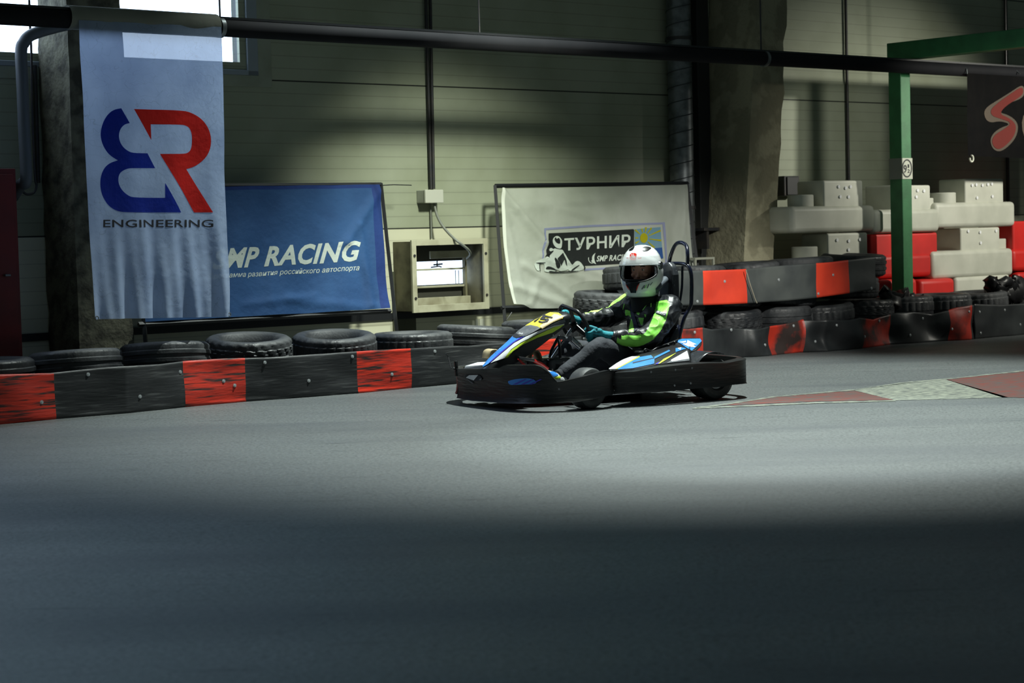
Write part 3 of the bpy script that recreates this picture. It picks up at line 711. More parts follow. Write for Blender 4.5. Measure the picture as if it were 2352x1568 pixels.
decal('logo_border', tess([Ob]), fl(.004), M_lav, wbn, 12, label='lavender printed border')
decal('logo_panel', tess([Z([(270, 270), (1000, 240), (1685, 202), (1702, 215), (1715, 740), (1700, 770), (1480, 785), (845, 825), (230, 800), (220, 560), (240, 420)])]), fl(.005), M_panel, wbn, 12, label='charcoal printed panel')
decal('sun_picture', tess([Z([(1712, 205), (2152, 165), (2165, 560), (1725, 590)])]), fl(.005), M_sky, wbn, 12, label='printed pale blue sky')
decal('sea_strip', tess([Z([(1722, 545), (2162, 515), (2172, 700), (1730, 720)])]), fl(.006), M_sea, wbn, 12, label='printed blue sea')
rays = []
cx, cy = 1870, 350
for (x, y) in ((1718, 215), (1830, 195), (2000, 180), (2150, 225), (2155, 395), (2050, 515), (1728, 440), (1725, 350), (1905, 170)):
    dx, dy = x - cx, y - cy; l = math.hypot(dx, dy); ux, uy = dx / l, dy / l; w0, w1 = 7, 15; r0 = 95
    rays.append(Z([(cx + ux * r0 - uy * w0, cy + uy * r0 + ux * w0), (x - uy * w1, y + ux * w1), (x + uy * w1, y - ux * w1), (cx + ux * r0 + uy * w0, cy + uy * r0 - ux * w0)]))
decal('sun', tess(rays + [Z([(cx + 66 * cos(2 * pi * k / 24), cy + 84 * sin(2 * pi * k / 24)) for k in range(24)])]), fl(.008), M_sun, wbn, 12, label='printed yellow sun with rays')
z1 = lambda x, y: Z([(x, y)])[0]
decal('lettering', textvf('ТУРНИР', z1(528, 562), z1(1640, 492), (0, -26.5), bold=0.022), fl(.008), M_let, wbn, 12, label='large pale tournament lettering')
decal('lettering', textvf('SMP RACING', z1(1062, 748), z1(1670, 712), (1, -13.0), shear=0.2, bold=0.028), fl(.008), M_let, wbn, 12, label='small pale racing lettering')
swoosh = smoothpoly(Z([(1048, 605), (1010, 632), (985, 680), (990, 730), (965, 740), (1000, 770), (1055, 795), (1030, 735), (1025, 680), (1035, 640)]), 2, {0, 5, 6})
arc = [(985 + 62 * cos(a), 705 + 78 * sin(a)) for a in [radians(200 - 14 * k) for k in range(12)]] + [(985 + 50 * cos(a), 705 + 66 * sin(a)) for a in [radians(200 - 14 * k) for k in range(11, -1, -1)]]
decal('emblem', tess([swoosh, Z(arc)]), fl(.008), M_let, wbn, 12)
whites = [
    smoothpoly(Z([(330, 385), (350, 340), (400, 312), (450, 330), (488, 385), (492, 440), (480, 530), (420, 530), (370, 500), (332, 440)]), 2),
    smoothpoly(Z([(262, 540), (300, 515), (350, 545), (335, 575), (280, 580)]), 1),
    smoothpoly(Z([(345, 520), (430, 545), (500, 545), (525, 600), (560, 650), (600, 760), (640, 815), (700, 800), (560, 900), (420, 920), (330, 800), (250, 690), (300, 610)]), 1),
    smoothpoly(Z([(10, 765), (150, 700), (250, 660), (340, 800), (420, 915), (180, 935), (185, 860), (180, 780), (95, 800), (95, 920), (20, 900)]), 1),
    smoothpoly(Z([(640, 815), (700, 750), (760, 738), (810, 780), (838, 850), (830, 900), (600, 920), (560, 890)]), 1)]
decal('kart_drawing', tess(whites), fl(.008), M_let, wbn, 6, label='printed pale drawing of a kart racer')
blacks = [
    smoothpoly(Z([(350, 360), (385, 335), (385, 375), (430, 345), (455, 390), (450, 450), (400, 435), (370, 405)]), 1),
    smoothpoly(Z([(345, 670), (400, 720), (440, 830), (400, 880), (350, 800)]), 1),
    Z([(500, 600), (530, 690), (555, 840), (530, 790), (505, 720), (450, 830), (400, 700), (360, 640), (395, 655), (470, 740), (515, 660)])[:7] ,
    smoothpoly(Z([(190, 880), (225, 830), (300, 845), (420, 915), (300, 880)]), 1),
    smoothpoly(Z([(240, 905), (420, 930), (800, 905), (700, 930), (500, 942), (280, 945)]), 1),
    smoothpoly(Z([(600, 910), (700, 840), (770, 800), (690, 880), (630, 915)]), 1),
    smoothpoly(Z([(780, 740), (830, 790), (855, 880), (835, 905), (825, 830)]), 1),
    Z([(20, 770), (190, 768), (190, 776), (105, 790), (100, 920), (90, 920), (92, 790)]),
    smoothpoly(Z([(165, 695), (180, 655), (240, 610), (330, 560), (340, 575), (270, 640), (240, 625)]), 1),
    Z([(440, 715), (495, 705), (490, 745), (470, 740)])]
decal('kart_drawing', tess(blacks), fl(.014), M_panel, wbn, 6, label='dark shapes of the printed kart racer')

# --- black graffiti banner at the right
bk = thing('banner', 'black banner with red graffiti lettering hanging at the right edge', 'banner', W(2230, 360, POFF + .07))
def d4(x, y): return 0.02 * noise.noise(V((x * .01, y * .01, 3)))
mb, f4 = cloth('cloth', [(2222, 168), (2560, 190), (2560, 372), (2221, 358)], V((0, -(POFF + .08), 0)), NR, d4, 30, 24, None)
part('cloth', mb, mat('black_fabric', srgb(7, 7, 8), srgb(12, 11, 11), 6, 0.9, spec=0.1), bk, smooth=80, fix=False)
Z4 = lambda L: [(1980 + x / 6.272, 150 + y / 6.272) for x, y in L]
g_out = smoothpoly(Z4([(2290, 270), (2110, 400), (1960, 500), (1770, 620), (1760, 740), (1830, 830), (2000, 800), (2140, 850), (1990, 900), (1880, 980), (1830, 1080), (1860, 1200), (1950, 1250), (2060, 1200), (2200, 1060), (2250, 920), (2230, 810), (2120, 720), (1960, 670), (2060, 560), (2290, 480), (2330, 380)]), 2)
g_in = smoothpoly(Z4([(2280, 300), (2110, 425), (1970, 530), (1850, 640), (1870, 730), (2000, 770), (2160, 830), (2020, 930), (1900, 1000), (1850, 1090), (1880, 1180), (1950, 1215), (2040, 1170), (2170, 1040), (2215, 920), (2200, 830), (2100, 750), (1980, 700), (2060, 590), (2270, 450), (2305, 380)]), 2)
g2_out = [(2345, 255), (2400, 235), (2440, 300), (2400, 345), (2350, 325)]
decal('graffiti_letter', tess([g_out, smoothpoly(g2_out, 2)]), lambda x, y: f4(x, y, .004), mat('graffiti_grey', srgb(78, 68, 58), rough=0.9), bk, 12, label='grey outline of the graffiti letter')
decal('graffiti_letter', tess([g_in, smoothpoly([(2350, 262), (2398, 245), (2430, 300), (2396, 335), (2356, 318)], 2)]), lambda x, y: f4(x, y, .007), mat('graffiti_red', srgb(96, 22, 14), rough=0.9), bk, 12, label='red graffiti letter')
hk = f4(2227, 356, .01)
part('hook', MB().tube([hk + V((0.028 * sin(a), 0, -0.035 + 0.032 * cos(a))) for a in [2 * pi * k / 14 for k in range(12)]], 0.009, 8), mat('white_plastic', srgb(205, 206, 190), rough=0.5), bk, smooth=60, label='white plastic hook')
for x in (2222, 2340):
    p = f4(x, 170, 0.0); part('lashing', MB().tube([p, V((p.x, -POFF - .07, pz)), V((p.x, -POFF - .0, pz + .08))], 0.006, 6), M_galv, bk)

# ================================================================ belts and tyres
BASE = [(-420, 1012), (0, 974.5), (130, 962), (290, 949), (420, 935), (567, 922), (823, 903), (943, 891), (1040, 882), (1330, 856), (1540, 836), (1700, 820), (1760, 817), (1830, 809), (1900, 807), (1970, 800), (2040, 791), (2130, 785), (2220, 780), (2352, 768), (2700, 740)]
def base_w(px): return G(px, lerp_tab(BASE, px))
_bl = []                                          # the barrier line in wall coordinates: (along, depth)
for _px in range(-400, 2700, 50):
    _p = sum((WALL.I @ base_w(_px + k) for k in (-60, 0, 60)), V((0, 0, 0))) / 3; _bl.append((_p.x, _p.y))
def behind(px, back, py=760):
    """ground point seen in column px, lying `back` metres behind the barrier line"""
    yt = -1.4
    for _ in range(6):
        p = WALL.y(px, py, yt); yt = lerp_tab(_bl, p.x) + back
    p = WALL.M @ V((p.x, yt, 0)); return V((p.x, p.y, 0))
_iw = WALL.M.to_3x3()
NW = _iw @ V((0, -1, 0))                          # towards the room
def zat(px, py, P):
    d = ray(px, py); return H + d.z * P.y / d.y
M_boltc = mat('bright_bolt', srgb(190, 194, 196), rough=0.3, metal=0.5)
def belt(name, label, px0, px1, toptab, reds, wave, mats, bolts, off=0.0, bottab=None, thick=0.012, step=3.0, backshift=0.0, group=None):
    cols = []; x = px0
    marks = sorted([px0, px1] + [r for a in reds for r in (a[0], a[1])])
    xs = set(); x = px0
    while x < px1: xs.add(round(x, 2)); x += step
    xs |= set(marks); xs = sorted(xs)
    nz_ = 18; mb = MB(); grid = []
    for x in xs:
        P = base_w(x) - NW * backshift; P = V((P.x, P.y, 0))
        if backshift:                              # keep the sighted column
            P = behind(x, backshift, 650)
        zt = zat(x, lerp_tab(toptab, x), P); zb = zat(x, lerp_tab(bottab, x), P) if bottab else 0.0
        c = []
        for j in range(nz_ + 1):
            t = j / nz_; z = zb + (zt - zb) * t
            c.append(P + V((0, 0, z)) + NW * wave(x, z))
        grid.append(c)
    vs = [WALL.I @ p for c in grid for p in c]; fs = []; mi = []
    for i in range(len(xs) - 1):
        xm = (xs[i] + xs[i + 1]) / 2; m = 1 if any(a[0] < xm < a[1] for a in reds) else 0
        for j in range(nz_):
            a = i * (nz_ + 1) + j; fs.append((a, a + nz_ + 1, a + nz_ + 2, a + 1)); mi.append(m)
    mb.v = vs; mb.f = [list(f) for f in fs]; mb.m = mi
    org = WALL.I @ V((grid[0][0].x, grid[0][0].y, 0)); org.z = grid[0][0].z
    o = thing(name, label, 'barrier belt', org, group=group)
    part('rubber_sheet', mb, mats, o, smooth=60, fix=False, solid=thick, soff=0.0)
    for bx, by in bolts:
        i = min(range(len(xs)), key=lambda k: abs(xs[k] - bx)); c = grid[i]
        zz = zat(bx, by, c[0]); j = min(range(nz_ + 1), key=lambda k: abs(c[k].z - zz))
        p = WALL.I @ c[j]
        part('bolt', MB().tube([p + V((0, 0, 0)), p + V((0, -0.009, 0))], 0.013, 12).tube([p + V((0, -0.008, 0)), p + V((0, -0.013, 0))], 0.007, 8), M_boltc, o, smooth=40)
    return o
w1 = lambda x, z: 0.010 * sin(x * 0.02 + z * 5) * (z > 0.01) + 0.012 * noise.noise(V((x * .012, z * 6, 0))) * min(1, z * 8)
zz1 = lambda x, y: (x / 3.92, 740 + y / 3.92)
zz2 = lambda x, y: (560 + x / 3.92, 700 + y / 3.92)
top1 = [(-420, 905), (0, 859.5), (120, 856.5), (250, 843), (370, 836), (430, 829), (520, 823), (610, 821), (780, 810), (870, 804), (945, 800), (1040, 794), (1080, 794), (1150, 788), (1250, 780), (1335, 772)]
bo1 = [zz1(375, 712), zz1(812, 478), zz1(1255, 662), zz1(1630, 440), zz1(2025, 530), zz1(2117, 578), zz2(197, 515), zz2(580, 675), zz2(992, 465), zz2(1335, 625), zz2(1716, 412)]
belt('barrier_belt', 'long low black rubber belt with red patches in front of the left tyre row', -420, 1335, top1, [(-60, 128), (424, 565), (823, 944), (1208, 1300)], w1, [M_belt, M_beltred], bo1)
def w2(x, z):
    k = min(1, max(0, (x - 1600) / 120))
    return k * (0.055 * sin((x - 1700) * 2 * pi / 118 + 0.8 * sin(z * 8)) * (0.3 + 0.7 * sin(min(1, z / 0.30) * pi)) + 0.03 * noise.noise(V((x * .02, z * 5, 4)))) + 0.03
zz4 = lambda x, y: (1580 + x / 3.047, 640 + y / 3.047)
top2 = [(1335, 775), (1500, 760), (1545, 756), (1580, 755), (1608, 752), (1630, 756), (1675, 753), (1730, 756), (1790, 746), (1835, 733), (1870, 736), (1940, 734), (1965, 729), (2010, 734), (2050, 718), (2090, 716), (2140, 722), (2190, 706), (2232, 700)]
bo2 = [zz4(298, 358), zz4(705, 330), zz4(535, 462), zz4(1027, 322), zz4(870, 445), zz4(1205, 410), zz4(1513, 388), zz4(1640, 272), zz4(1815, 352), zz4(1940, 225), zz4(1348, 298), zz3 if False else zz4(30, 380)]
belt('barrier_belt', 'wavy low black rubber belt with worn red patches right of the kart', 1335, 2232, top2, [(1560, 1608), (1768, 1836), (1972, 2040), (2172, 2226)], w2, [M_belt3, M_beltred3], bo2)
top2b = [(2238, 698), (2300, 700), (2352, 697), (2700, 670)]
belt('barrier_belt', 'plain dark grey rubber belt at the right edge behind the red-patched one', 2238, 2700, top2b, [], lambda x, z: 0.02 * noise.noise(V((x * .02, z * 5, 7))), [M_belt3, M_beltred3], [zz4(2215, 215), zz4(2325, 322), zz4(2040, 375), zz4(2045, 235)])
top3 = [(1530, 622), (1605, 622), (1700, 618), (1800, 609), (1900, 602), (2003, 590)]
bot3 = [(1530, 702), (1620, 700), (1710, 696), (1800, 690), (1860, 684), (1920, 676), (2003, 664)]
w3 = lambda x, z: 0.04 + 0.015 * noise.noise(V((x * .01, z * 5, 8)))
b3 = [(1560 + 95, 560 + 268 / 3.095), (1300 + 1485 / 3.095, 560 + 255 / 3.095), (1300 + 1877 / 3.095, 560 + 222 / 3.095), (1300 + 1765 / 3.095, 560 + 352 / 3.095), (1300 + 2140 / 3.095, 560 + 312 / 3.095), (1300 + 910 / 3.095, 560 + 405 / 3.095)]
bo = belt('barrier_belt', 'upper grey rubber belt with two red patches around the tall tyre stack', 1530, 2003, top3, [(1606, 1706), (1865, 1942)], w3, [M_belt2, M_beltred2], b3, bottab=bot3, backshift=0.10)
def up(px, py):
    P = behind(px, 0.02, 650); return WALL.I @ V((P.x, P.y, zat(px, py, P)))
part('tie_string', MB().tube([up(1714, 620), up(1722, 650), up(1734, 688), up(1738, 696)], 0.004, 6), mat('old_string', srgb(150, 146, 128), rough=0.8), bo)

# tyre meshes, three tread patterns
def tyre_mesh(name, R=0.32, Wd=0.205, style=0, N=120):
    h = Wd / 2; prof = []
    prof += [(0.205, -0.060), (0.215, -0.085), (0.235, -0.098), (0.262, -h), (0.285, -0.100), (0.300, -0.090)]
    tr = [-0.082, -0.072, -0.050, -0.046, -0.040, -0.036, -0.016, -0.012, 0.012, 0.016, 0.036, 0.040, 0.046, 0.050, 0.072, 0.082]
    prof = [(r * R / 0.32, y * Wd / 0.205) for r, y in prof]
    n0 = len(prof)
    prof += [(R - 0.010 * (abs(y) / 0.082) ** 4, y * Wd / 0.205) for y in tr]
    n1 = len(prof)
    prof += [(r, -y) for r, y in prof[:n0][::-1]] + [(0.197 * R / .32, 0.045 * Wd / .205), (0.192 * R / .32, 0.0), (0.197 * R / .32, -0.045 * Wd / .205)]
    groove = {3, 4} if style == 2 else {3, 4, 11, 12}
    vs = []; n = len(prof)
    for k in range(N):
        a = 2 * pi * k / N
        for i, (r, y) in enumerate(prof):
            if n0 <= i < n1:
                t = i - n0
                if style != 2 and t in (2, 3, 12, 13) or (style == 2 and t in (2, 3, 7, 8, 12, 13)): r -= 0.008
                elif style == 0 and (k + 0) % 4 == 0: r -= 0.007
                elif style == 1 and (k + abs(t - 7.5) * 0.7 // 1) % 5 < 1.5: r -= 0.008
                elif style == 2 and (t < 2 or t > 13) and k % 3 == 0: r -= 0.005
            vs.append((r * cos(a), r * sin(a), y))
    mb = MB(); fs = []
    for k in range(N):
        for i in range(n):
            a = k * n + i; b = k * n + (i + 1) % n; c = ((k + 1) % N) * n + (i + 1) % n; d = ((k + 1) % N) * n + i
            fs.append((a, b, c, d))
    mb.add(vs, fs); return mb.mesh(name, M_rubber, smooth=38)
TM = [tyre_mesh('tyre_block_tread', style=0), tyre_mesh('tyre_winter_tread', style=1), tyre_mesh('tyre_road_tread', style=2)]
M_rubber2 = mat('tyre_rubber_dusty', srgb(62, 64, 62), srgb(86, 88, 84), 5, 0.6, bump=0.2, bscale=50)
def tyre(px, back, zc, style, label=None, tilt=(0, 0), r=0.32, group=None, w=0.205, rub=None):
    P = behind(px, back); P.z = zc
    o = bpy.data.objects.new('tyre', TM[style]); COL.objects.link(o)
    o.location = P; s = r / 0.32; o.scale = (s, s, w / 0.205)
    o.rotation_euler = (radians(tilt[0]), radians(tilt[1]), random.uniform(0, 6))
    props(o, label, 'tyre', group); return o
BK = 0.37
row = [(-35, 0.300, 2, 'tyre at the far left edge of the front row, below the red cabinet', (0, 0)),
       (171, 0.316, 2, 'tyre in the front row left of the tall logo banner, below concrete column', (5, -1)),
       (378, 0.323, 2, 'smooth tyre below the tall logo banner, in front of concrete column', (6, 1)),
       (570, 0.335, 1, 'chevron-tread tyre in the front row below left part of the blue banner', (6, 0)),
       (767, 0.32, 0, 'block-tread tyre in the front row below right part of the blue banner', (6, 0)),
       (946, 0.292, 0, 'tyre in the front row below the left side of fan housing', (0, 0)),
       (1092, 0.31, 2, 'flat broad tyre in the front row right below the fan housing, left of kart nose', (4, -2)),
       (1240, 0.32, 0, 'tyre peeking out directly behind the number panel of the kart', (0, 0))]
for px, z, st, lb, tl in row:
    tyre(px, BK, z, st, lb, tl, group='tyres in the left barrier row', r=0.318)
    tyre(px, BK, 0.103, (st + 1) % 3, 'tyre at the bottom, hidden behind the left belt under the front row', (0, 0), group='bottom tyres behind the left belt')
rt = [(1400, 0.31, 0, 'tyre low behind the arms of the driver, above the belt'), (1535, 0.31, 0, 'tyre between roll hoop and first red patch of the wavy belt'),
      (1670, 0.305, 1, 'chunky chevron tyre on the wavy belt, right of the roll hoop'), (1785, 0.315, 2, 'smooth-walled tyre above the second red patch of the wavy belt'),
      (1885, 0.31, 0, 'tyre above the plain stretch between second and third red patch'), (1978, 0.325, 1, 'tyre above the third red patch of the wavy belt'),
      (2070, 0.33, 0, 'tyre below the foot of the green post'), (2158, 0.335, 0, 'tyre above the last red patch of the wavy belt'),
      (2243, 0.335, 0, 'tyre beside the black tarpaulin heap near the right edge'), (2330, 0.335, 2, 'tyre at the right edge below the black tarpaulin')]
for px, z, st, lb in rt:
    tyre(px, BK, z, st, lb, (random.uniform(-2, 4), random.uniform(-3, 3)), group='tyres in the right barrier row', r=0.315)
    tyre(px, BK, 0.103, (st + 1) % 3, 'tyre at the bottom, hidden behind the right belt under the visible row', group='bottom tyres behind the right belt')
th = [(1405, 0.52, 1, 'big chevron-tread tyre behind the right arm of the driver, third layer of the stack', 0.325), (1540, 0.515, 2, 'third-layer tyre just behind the seat back', 0.315),
      (1672, 0.515, 1, 'third-layer tyre under the first red patch of the upper belt', 0.31), (1800, 0.52, 2, 'third-layer tyre under the middle of the upper belt', 0.31), (1945, 0.545, 0, 'third-layer tyre under the right end of the upper belt', 0.31)]
for px, z, st, lb, r in th: tyre(px, BK + 0.06, z, st, lb, (random.uniform(-3, 5), random.uniform(-3, 3)), r=r, group='third-layer tyres of the tall stack')
tp = [(1470, 0.725, 0, 'top-layer tyre at the left end of tall stack, left of the helmet'), (1590, 0.70, 2, 'top-layer tyre behind the first red patch of the upper belt'), (1715, 0.715, 1, 'top-layer tyre behind the middle of the upper belt'), (1840, 0.74, 2, 'top-layer tyre behind the second red patch of the upper belt'), (1962, 0.755, 2, 'top tyre sticking out at the right end of the upper belt')]
for px, z, st, lb in tp: tyre(px, BK + 0.06, z, st, lb, (2, -2), r=0.315, group='top-layer tyres of the tall stack')

# ================================================================ stacked plastic barrier blocks
M_pw = mat('white_barrier_plastic', srgb(205, 206, 192), srgb(186, 188, 174), 3, 0.5)
M_pr = mat('red_barrier_plastic', srgb(215, 40, 34), srgb(196, 34, 30), 3, 0.5)
def block(label, m, bar, tower=None, knob=None, step=None, off=0.9, depth=0.5, bolts=(), tdepth=0.34, group='plastic barrier blocks by the wall'):
    """bar/tower/knob/step: seen (x0, y0, x1, y1) of the front faces"""
    def rect(r, o):
        xm = (r[0] + r[2]) / 2; a = W(r[0], (r[1] + r[3]) / 2, o).x; b = W(r[2], (r[1] + r[3]) / 2, o).x
        return a, b, W(xm, r[3], o).z, W(xm, r[1], o).z
    a, b, z0, z1 = rect(bar, off)
    o = thing('plastic_barrier', label, 'plastic barrier', ((a + b) / 2, -off + depth / 2, z0), group=group)
    part('body', MB().box((a, -off, z0 + .003), (b, -off + depth, z1)), m, o, bevel=0.045, bseg=4, smooth=50)
    if tower:
        c, d, y0, y1 = rect(tower, off - 0.03)
        part('raised_centre', MB().box((c, -off + 0.03, z1 - 0.03), (d, -off + 0.03 + tdepth, y1)), m, o, bevel=0.02, bseg=3)
        for bx, by in bolts:
            q = W(bx, by, off - 0.03)
            part('bolt', MB().cyl((q.x, -off + 0.018, q.z), (q.x, -off + 0.03, q.z), 0.016, 12), M_glint, o)
    for k in (knob, step):
        if k:
            c, d, y0, y1 = rect(k, off - 0.08)
            if k is knob: part('connector_knob', MB().tube([((c + d) / 2, -off + 0.16, z1 - 0.02), ((c + d) / 2, -off + 0.16, y1)], (d - c) / 2, 24), m, o, bevel=0.01, smooth=40)
            else: part('side_lug', MB().box((c - 0.05, -off + 0.08, z1 - 0.02), (d, -off + 0.28, y1)), m, o, bevel=0.01)
    return o
M_glint = mat('glint_bolt', srgb(245, 246, 248), rough=0.25)  # bolt shine put into a near-white base colour
zb5 = lambda *p: tuple((1780 + v / 4.112) if i % 2 == 0 else (380 + v / 4.112) for i, v in enumerate(p))
pt5 = lambda L: [zb5(*p) for p in L]
block('white plastic barrier block, topmost of the left stack beside the chipped column', M_pw, zb5(165, 380, 950, 632), zb5(462, 140, 832, 380), zb5(220, 275, 382, 385), bolts=pt5([(597, 200), (663, 212), (708, 200), (612, 294), (690, 296)]))
block('white plastic barrier block beneath the topmost one of the left stack', M_pw, zb5(200, 870, 985, 1090), zb5(500, 635, 878, 870), zb5(258, 765, 420, 875), bolts=pt5([(582, 704), (692, 712), (797, 698), (690, 795)]))
block('white plastic barrier block at the very bottom of the left stack, mostly hidden', M_pw, zb5(200, 1330, 985, 1560), zb5(500, 1095, 878, 1330))
block('white plastic barrier block on top of the middle stack behind the green post', M_pw, zb5(948, 412, 1560, 635), zb5(1105, 185, 1470, 412), None, zb5(1465, 305, 1500, 412), bolts=pt5([(1342, 235), (1402, 240), (1330, 296)]), off=0.92)
block('red plastic barrier block in the middle stack directly under the white top one', M_pr, zb5(890, 842, 1485, 1062), zb5(912, 640, 1536, 842), off=0.9)
block('red plastic barrier block at the bottom of the middle stack left of post', M_pr, zb5(975, 1072, 1352, 1500), off=0.98)
block('small red plastic barrier block at stack bottom, right of the green post', M_pr, zb5(1378, 1070, 1706, 1500), off=0.98, depth=0.5)
block('white plastic barrier block on top of the right stack', M_pw, zb5(1520, 345, 2275, 585), zb5(1797, 125, 2160, 345), zb5(1565, 255, 1718, 360), bolts=pt5([(1857, 186), (1895, 182), (1953, 186), (2004, 178), (2042, 174), (1903, 304), (2048, 292)]))
block('white plastic barrier block second from top of the right stack', M_pw, zb5(1487, 795, 2256, 1060), zb5(1755, 585, 2125, 795), None, zb5(2120, 690, 2185, 795), bolts=pt5([(1820, 620), (1932, 630), (2082, 616), (1937, 730)]))
block('white plastic barrier block at the bottom of the right stack above the tarpaulin', M_pw, zb5(1712, 1035, 2232, 1500), off=0.9)
block('red plastic barrier block at the right edge, upper one of two', M_pr, zb5(2252, 780, 2900, 985), zb5(2250, 520, 2800, 780), off=0.92, tdepth=0.45)
block('red plastic barrier block at the right edge, lower one of two', M_pr, zb5(2300, 990, 3000, 1500), off=0.92)

# ================================================================ crumpled black tarpaulins on the tyres
def tarp(name, label, pts, back, seed):
    """ragged sheet lying over the tyres; pts = seen outline"""
    P = behind(sum(p[0] for p in pts) / len(pts), back, 680); org = WALL.I @ P
    vs, fs = tess([pts]); bm = bmesh.new(); bv = [bm.verts.new(p) for p in vs]
    for f in fs: bm.faces.new([bv[i] for i in f])
    for ax in (0, 1):
        k = math.floor(min(p[ax] for p in vs) / 6)
        while k * 6 < max(p[ax] for p in vs):
            n = V((1, 0, 0)) if ax == 0 else V((0, 1, 0)); bmesh.ops.bisect_plane(bm, geom=bm.verts[:] + bm.edges[:] + bm.faces[:], plane_co=n * (k * 6), plane_no=n); k += 1
    for v in bm.verts:
        x, y = v.co.x, v.co.y; q = WALL.y(x, y, org.y)
        q.y += 0.10 * noise.noise(V((x * .05, y * .05, seed))) + 0.04 * noise.noise(V((x * .15, y * .15, seed)))
        v.co = q
    zb = min(v.co.z for v in bm.verts); org.z = zb
    for v in bm.verts: v.co -= org
    me = bpy.data.meshes.new(name); bm.to_mesh(me); bm.free(); me.materials.append(MATS['tarp']); me.shade_smooth()
    o = bpy.data.objects.new(name, me); COL.objects.link(o); o.matrix_world = WALL.M @ Matrix.Translation(org); props(o, label, 'tarpaulin'); finish(o, solid=0.12, soff=-1); return o
mat('tarp', srgb(14, 14, 16), srgb(26, 26, 28), 6, 0.4, bump=0.3, bscale=14)
tarp('tarpaulin', 'crumpled black tarpaulin heap at the right edge on top of the tyres', [(2257, 644), (2275, 641), (2300, 646), (2325, 641), (2352, 650), (2420, 680), (2420, 700), (2300, 700), (2278, 684), (2270, 664)], 0.25, 1)
tarp('tarpaulin', 'crumpled black sheet lying left of the green post foot', [(2020, 676), (2040, 668), (2052, 668), (2068, 680), (2110, 690), (2100, 702), (2040, 706), (2016, 700)], 0.3, 5)

# ================================================================ painted marking on the track
M_mred = mat('marking_red', srgb(96, 38, 30), srgb(62, 60, 58), 9, 0.7, stretch=(1, 3, 1), lo=0.42, hi=0.6)
M_mwh = mat('marking_white', srgb(132, 136, 122), srgb(74, 78, 75), 16, 0.7, stretch=(1, 3, 1), lo=0.44, hi=0.56)
ZM = lambda L: [(1600 + x / 3.128, 820 + y / 3.128) for x, y in L]
fm = lambda e: (lambda x, y: (lambda p: V((p.x, p.y, e)))(G(x, y)))
mk = thing('painted_marking', 'worn red and white triangle marking painted on the track right of kart', 'track marking', G(1900, 905), frame=WORLD)
fmk = lambda e: (lambda x, y: (lambda p: V((p.x, p.y, e)))(G(x, y)))
decal('red_field', tess([ZM([(180, 350), (560, 290), (1130, 242), (1415, 308), (840, 320)])]), fmk(.002), M_mred, mk, 0)
decal('red_field', tess([ZM([(1790, 162), (2352, 105), (2700, 70), (2800, 290), (2200, 292)])]), fmk(.002), M_mred, mk, 0)
decal('white_field', tess([ZM([(1130, 240), (1500, 190), (1790, 160), (2240, 290), (1430, 312)])]), fmk(.002), M_mwh, mk, 0)
mb_l = ZM([(0, 362), (180, 340), (560, 282), (1130, 234), (1130, 241), (560, 290), (180, 349), (0, 368)]); mb_2 = ZM([(-30, 366), (840, 326), (1430, 310), (1430, 318), (840, 336), (-30, 374)])
mb_3 = ZM([(1790, 156), (2352, 96), (2352, 104), (1790, 163)]); mb_4 = ZM([(1130, 234), (1480, 182), (1790, 156), (1790, 163), (1480, 190), (1130, 241)])
for L_ in (mb_l, mb_2, mb_3, mb_4):
    decal('white_line', tess([L_]), fmk(.003), mat('marking_line', srgb(120, 124, 112), srgb(80, 84, 80), 14, 0.7, lo=0.42, hi=0.56), mk, 0)
# ================================================================ kart frame: x forward, y to the driver's left, z up
_ka = radians(30)
_KF = V((-cos(_ka), -sin(_ka), 0)); _KL = V((sin(_ka), -cos(_ka), 0))
KART = Frame(Matrix(((_KF.x, _KL.x, 0, 0.178), (_KF.y, _KL.y, 0, 13.2), (0, 0, 1, 0), (0, 0, 0, 1))))
def proj(p):
    q = cam.matrix_world.inverted() @ p
    return (1176 + FPX * q.x / -q.z, 784 - FPX * q.y / -q.z)
from mathutils.bvhtree import BVHTree
K = KART
def KY(px, py, y): return K.y(px, py, y)
def tree_of(objs, frame):
    bpy.context.view_layer.update(); dg = bpy.context.evaluated_depsgraph_get(); vs = []; fs = []
    for o in objs:
        e = o.evaluated_get(dg); m = e.to_mesh(); M = frame.I @ o.matrix_world; b = len(vs)
        vs += [M @ v.co for v in m.vertices]; fs += [[i + b for i in p.vertices] for p in m.polygons]; e.to_mesh_clear()
    return BVHTree.FromPolygons(vs, fs)
def wrap(name, vf, tree, m, parent, frame=None, eps=0.0045, cell=2.5, label=None, thick=0):
    """lay flat printed shapes onto a built surface where the sight line meets it"""
    frame = frame or K; last = [V((0, 0, 0))]
    cx = sum(p.x for p in vf[0]) / len(vf[0]); cy = sum(p.y for p in vf[0]) / len(vf[0])
    mean = V((0, 0, 0))
    for p in vf[0] + [V((cx, cy, 0))]:
        o, d = frame._ray(cx + (p.x - cx) * .8, cy + (p.y - cy) * .8); d = d.normalized(); h, n, i, t = tree.ray_cast(o, d)
        if h is not None: mean += n if n.dot(d) < 0 else -n
    mean = mean.normalized() if mean.length else None
    def fn(x, y):
        o, d = frame._ray(x, y); d = d.normalized(); h, n, i, t = tree.ray_cast(o, d)
        k = 0
        while h is None and k < 40:              # just past the silhouette: step back onto the surface
            k += 1; f = 0.012 * k; o, d = frame._ray(x + (cx - x) * f, y + (cy - y) * f); d = d.normalized(); h, n, i, t = tree.ray_cast(o, d)
        if h is None:
            h, n, i, t = tree.find_nearest(last[0] if last[0].length else o + d * 13.3)
        if n.dot(d) > 0: n = -n
        last[0] = h; return h + (mean or n) * eps
    o = decal(name, vf, fn, m, parent, cell, label); o.data.shade_smooth(); return o

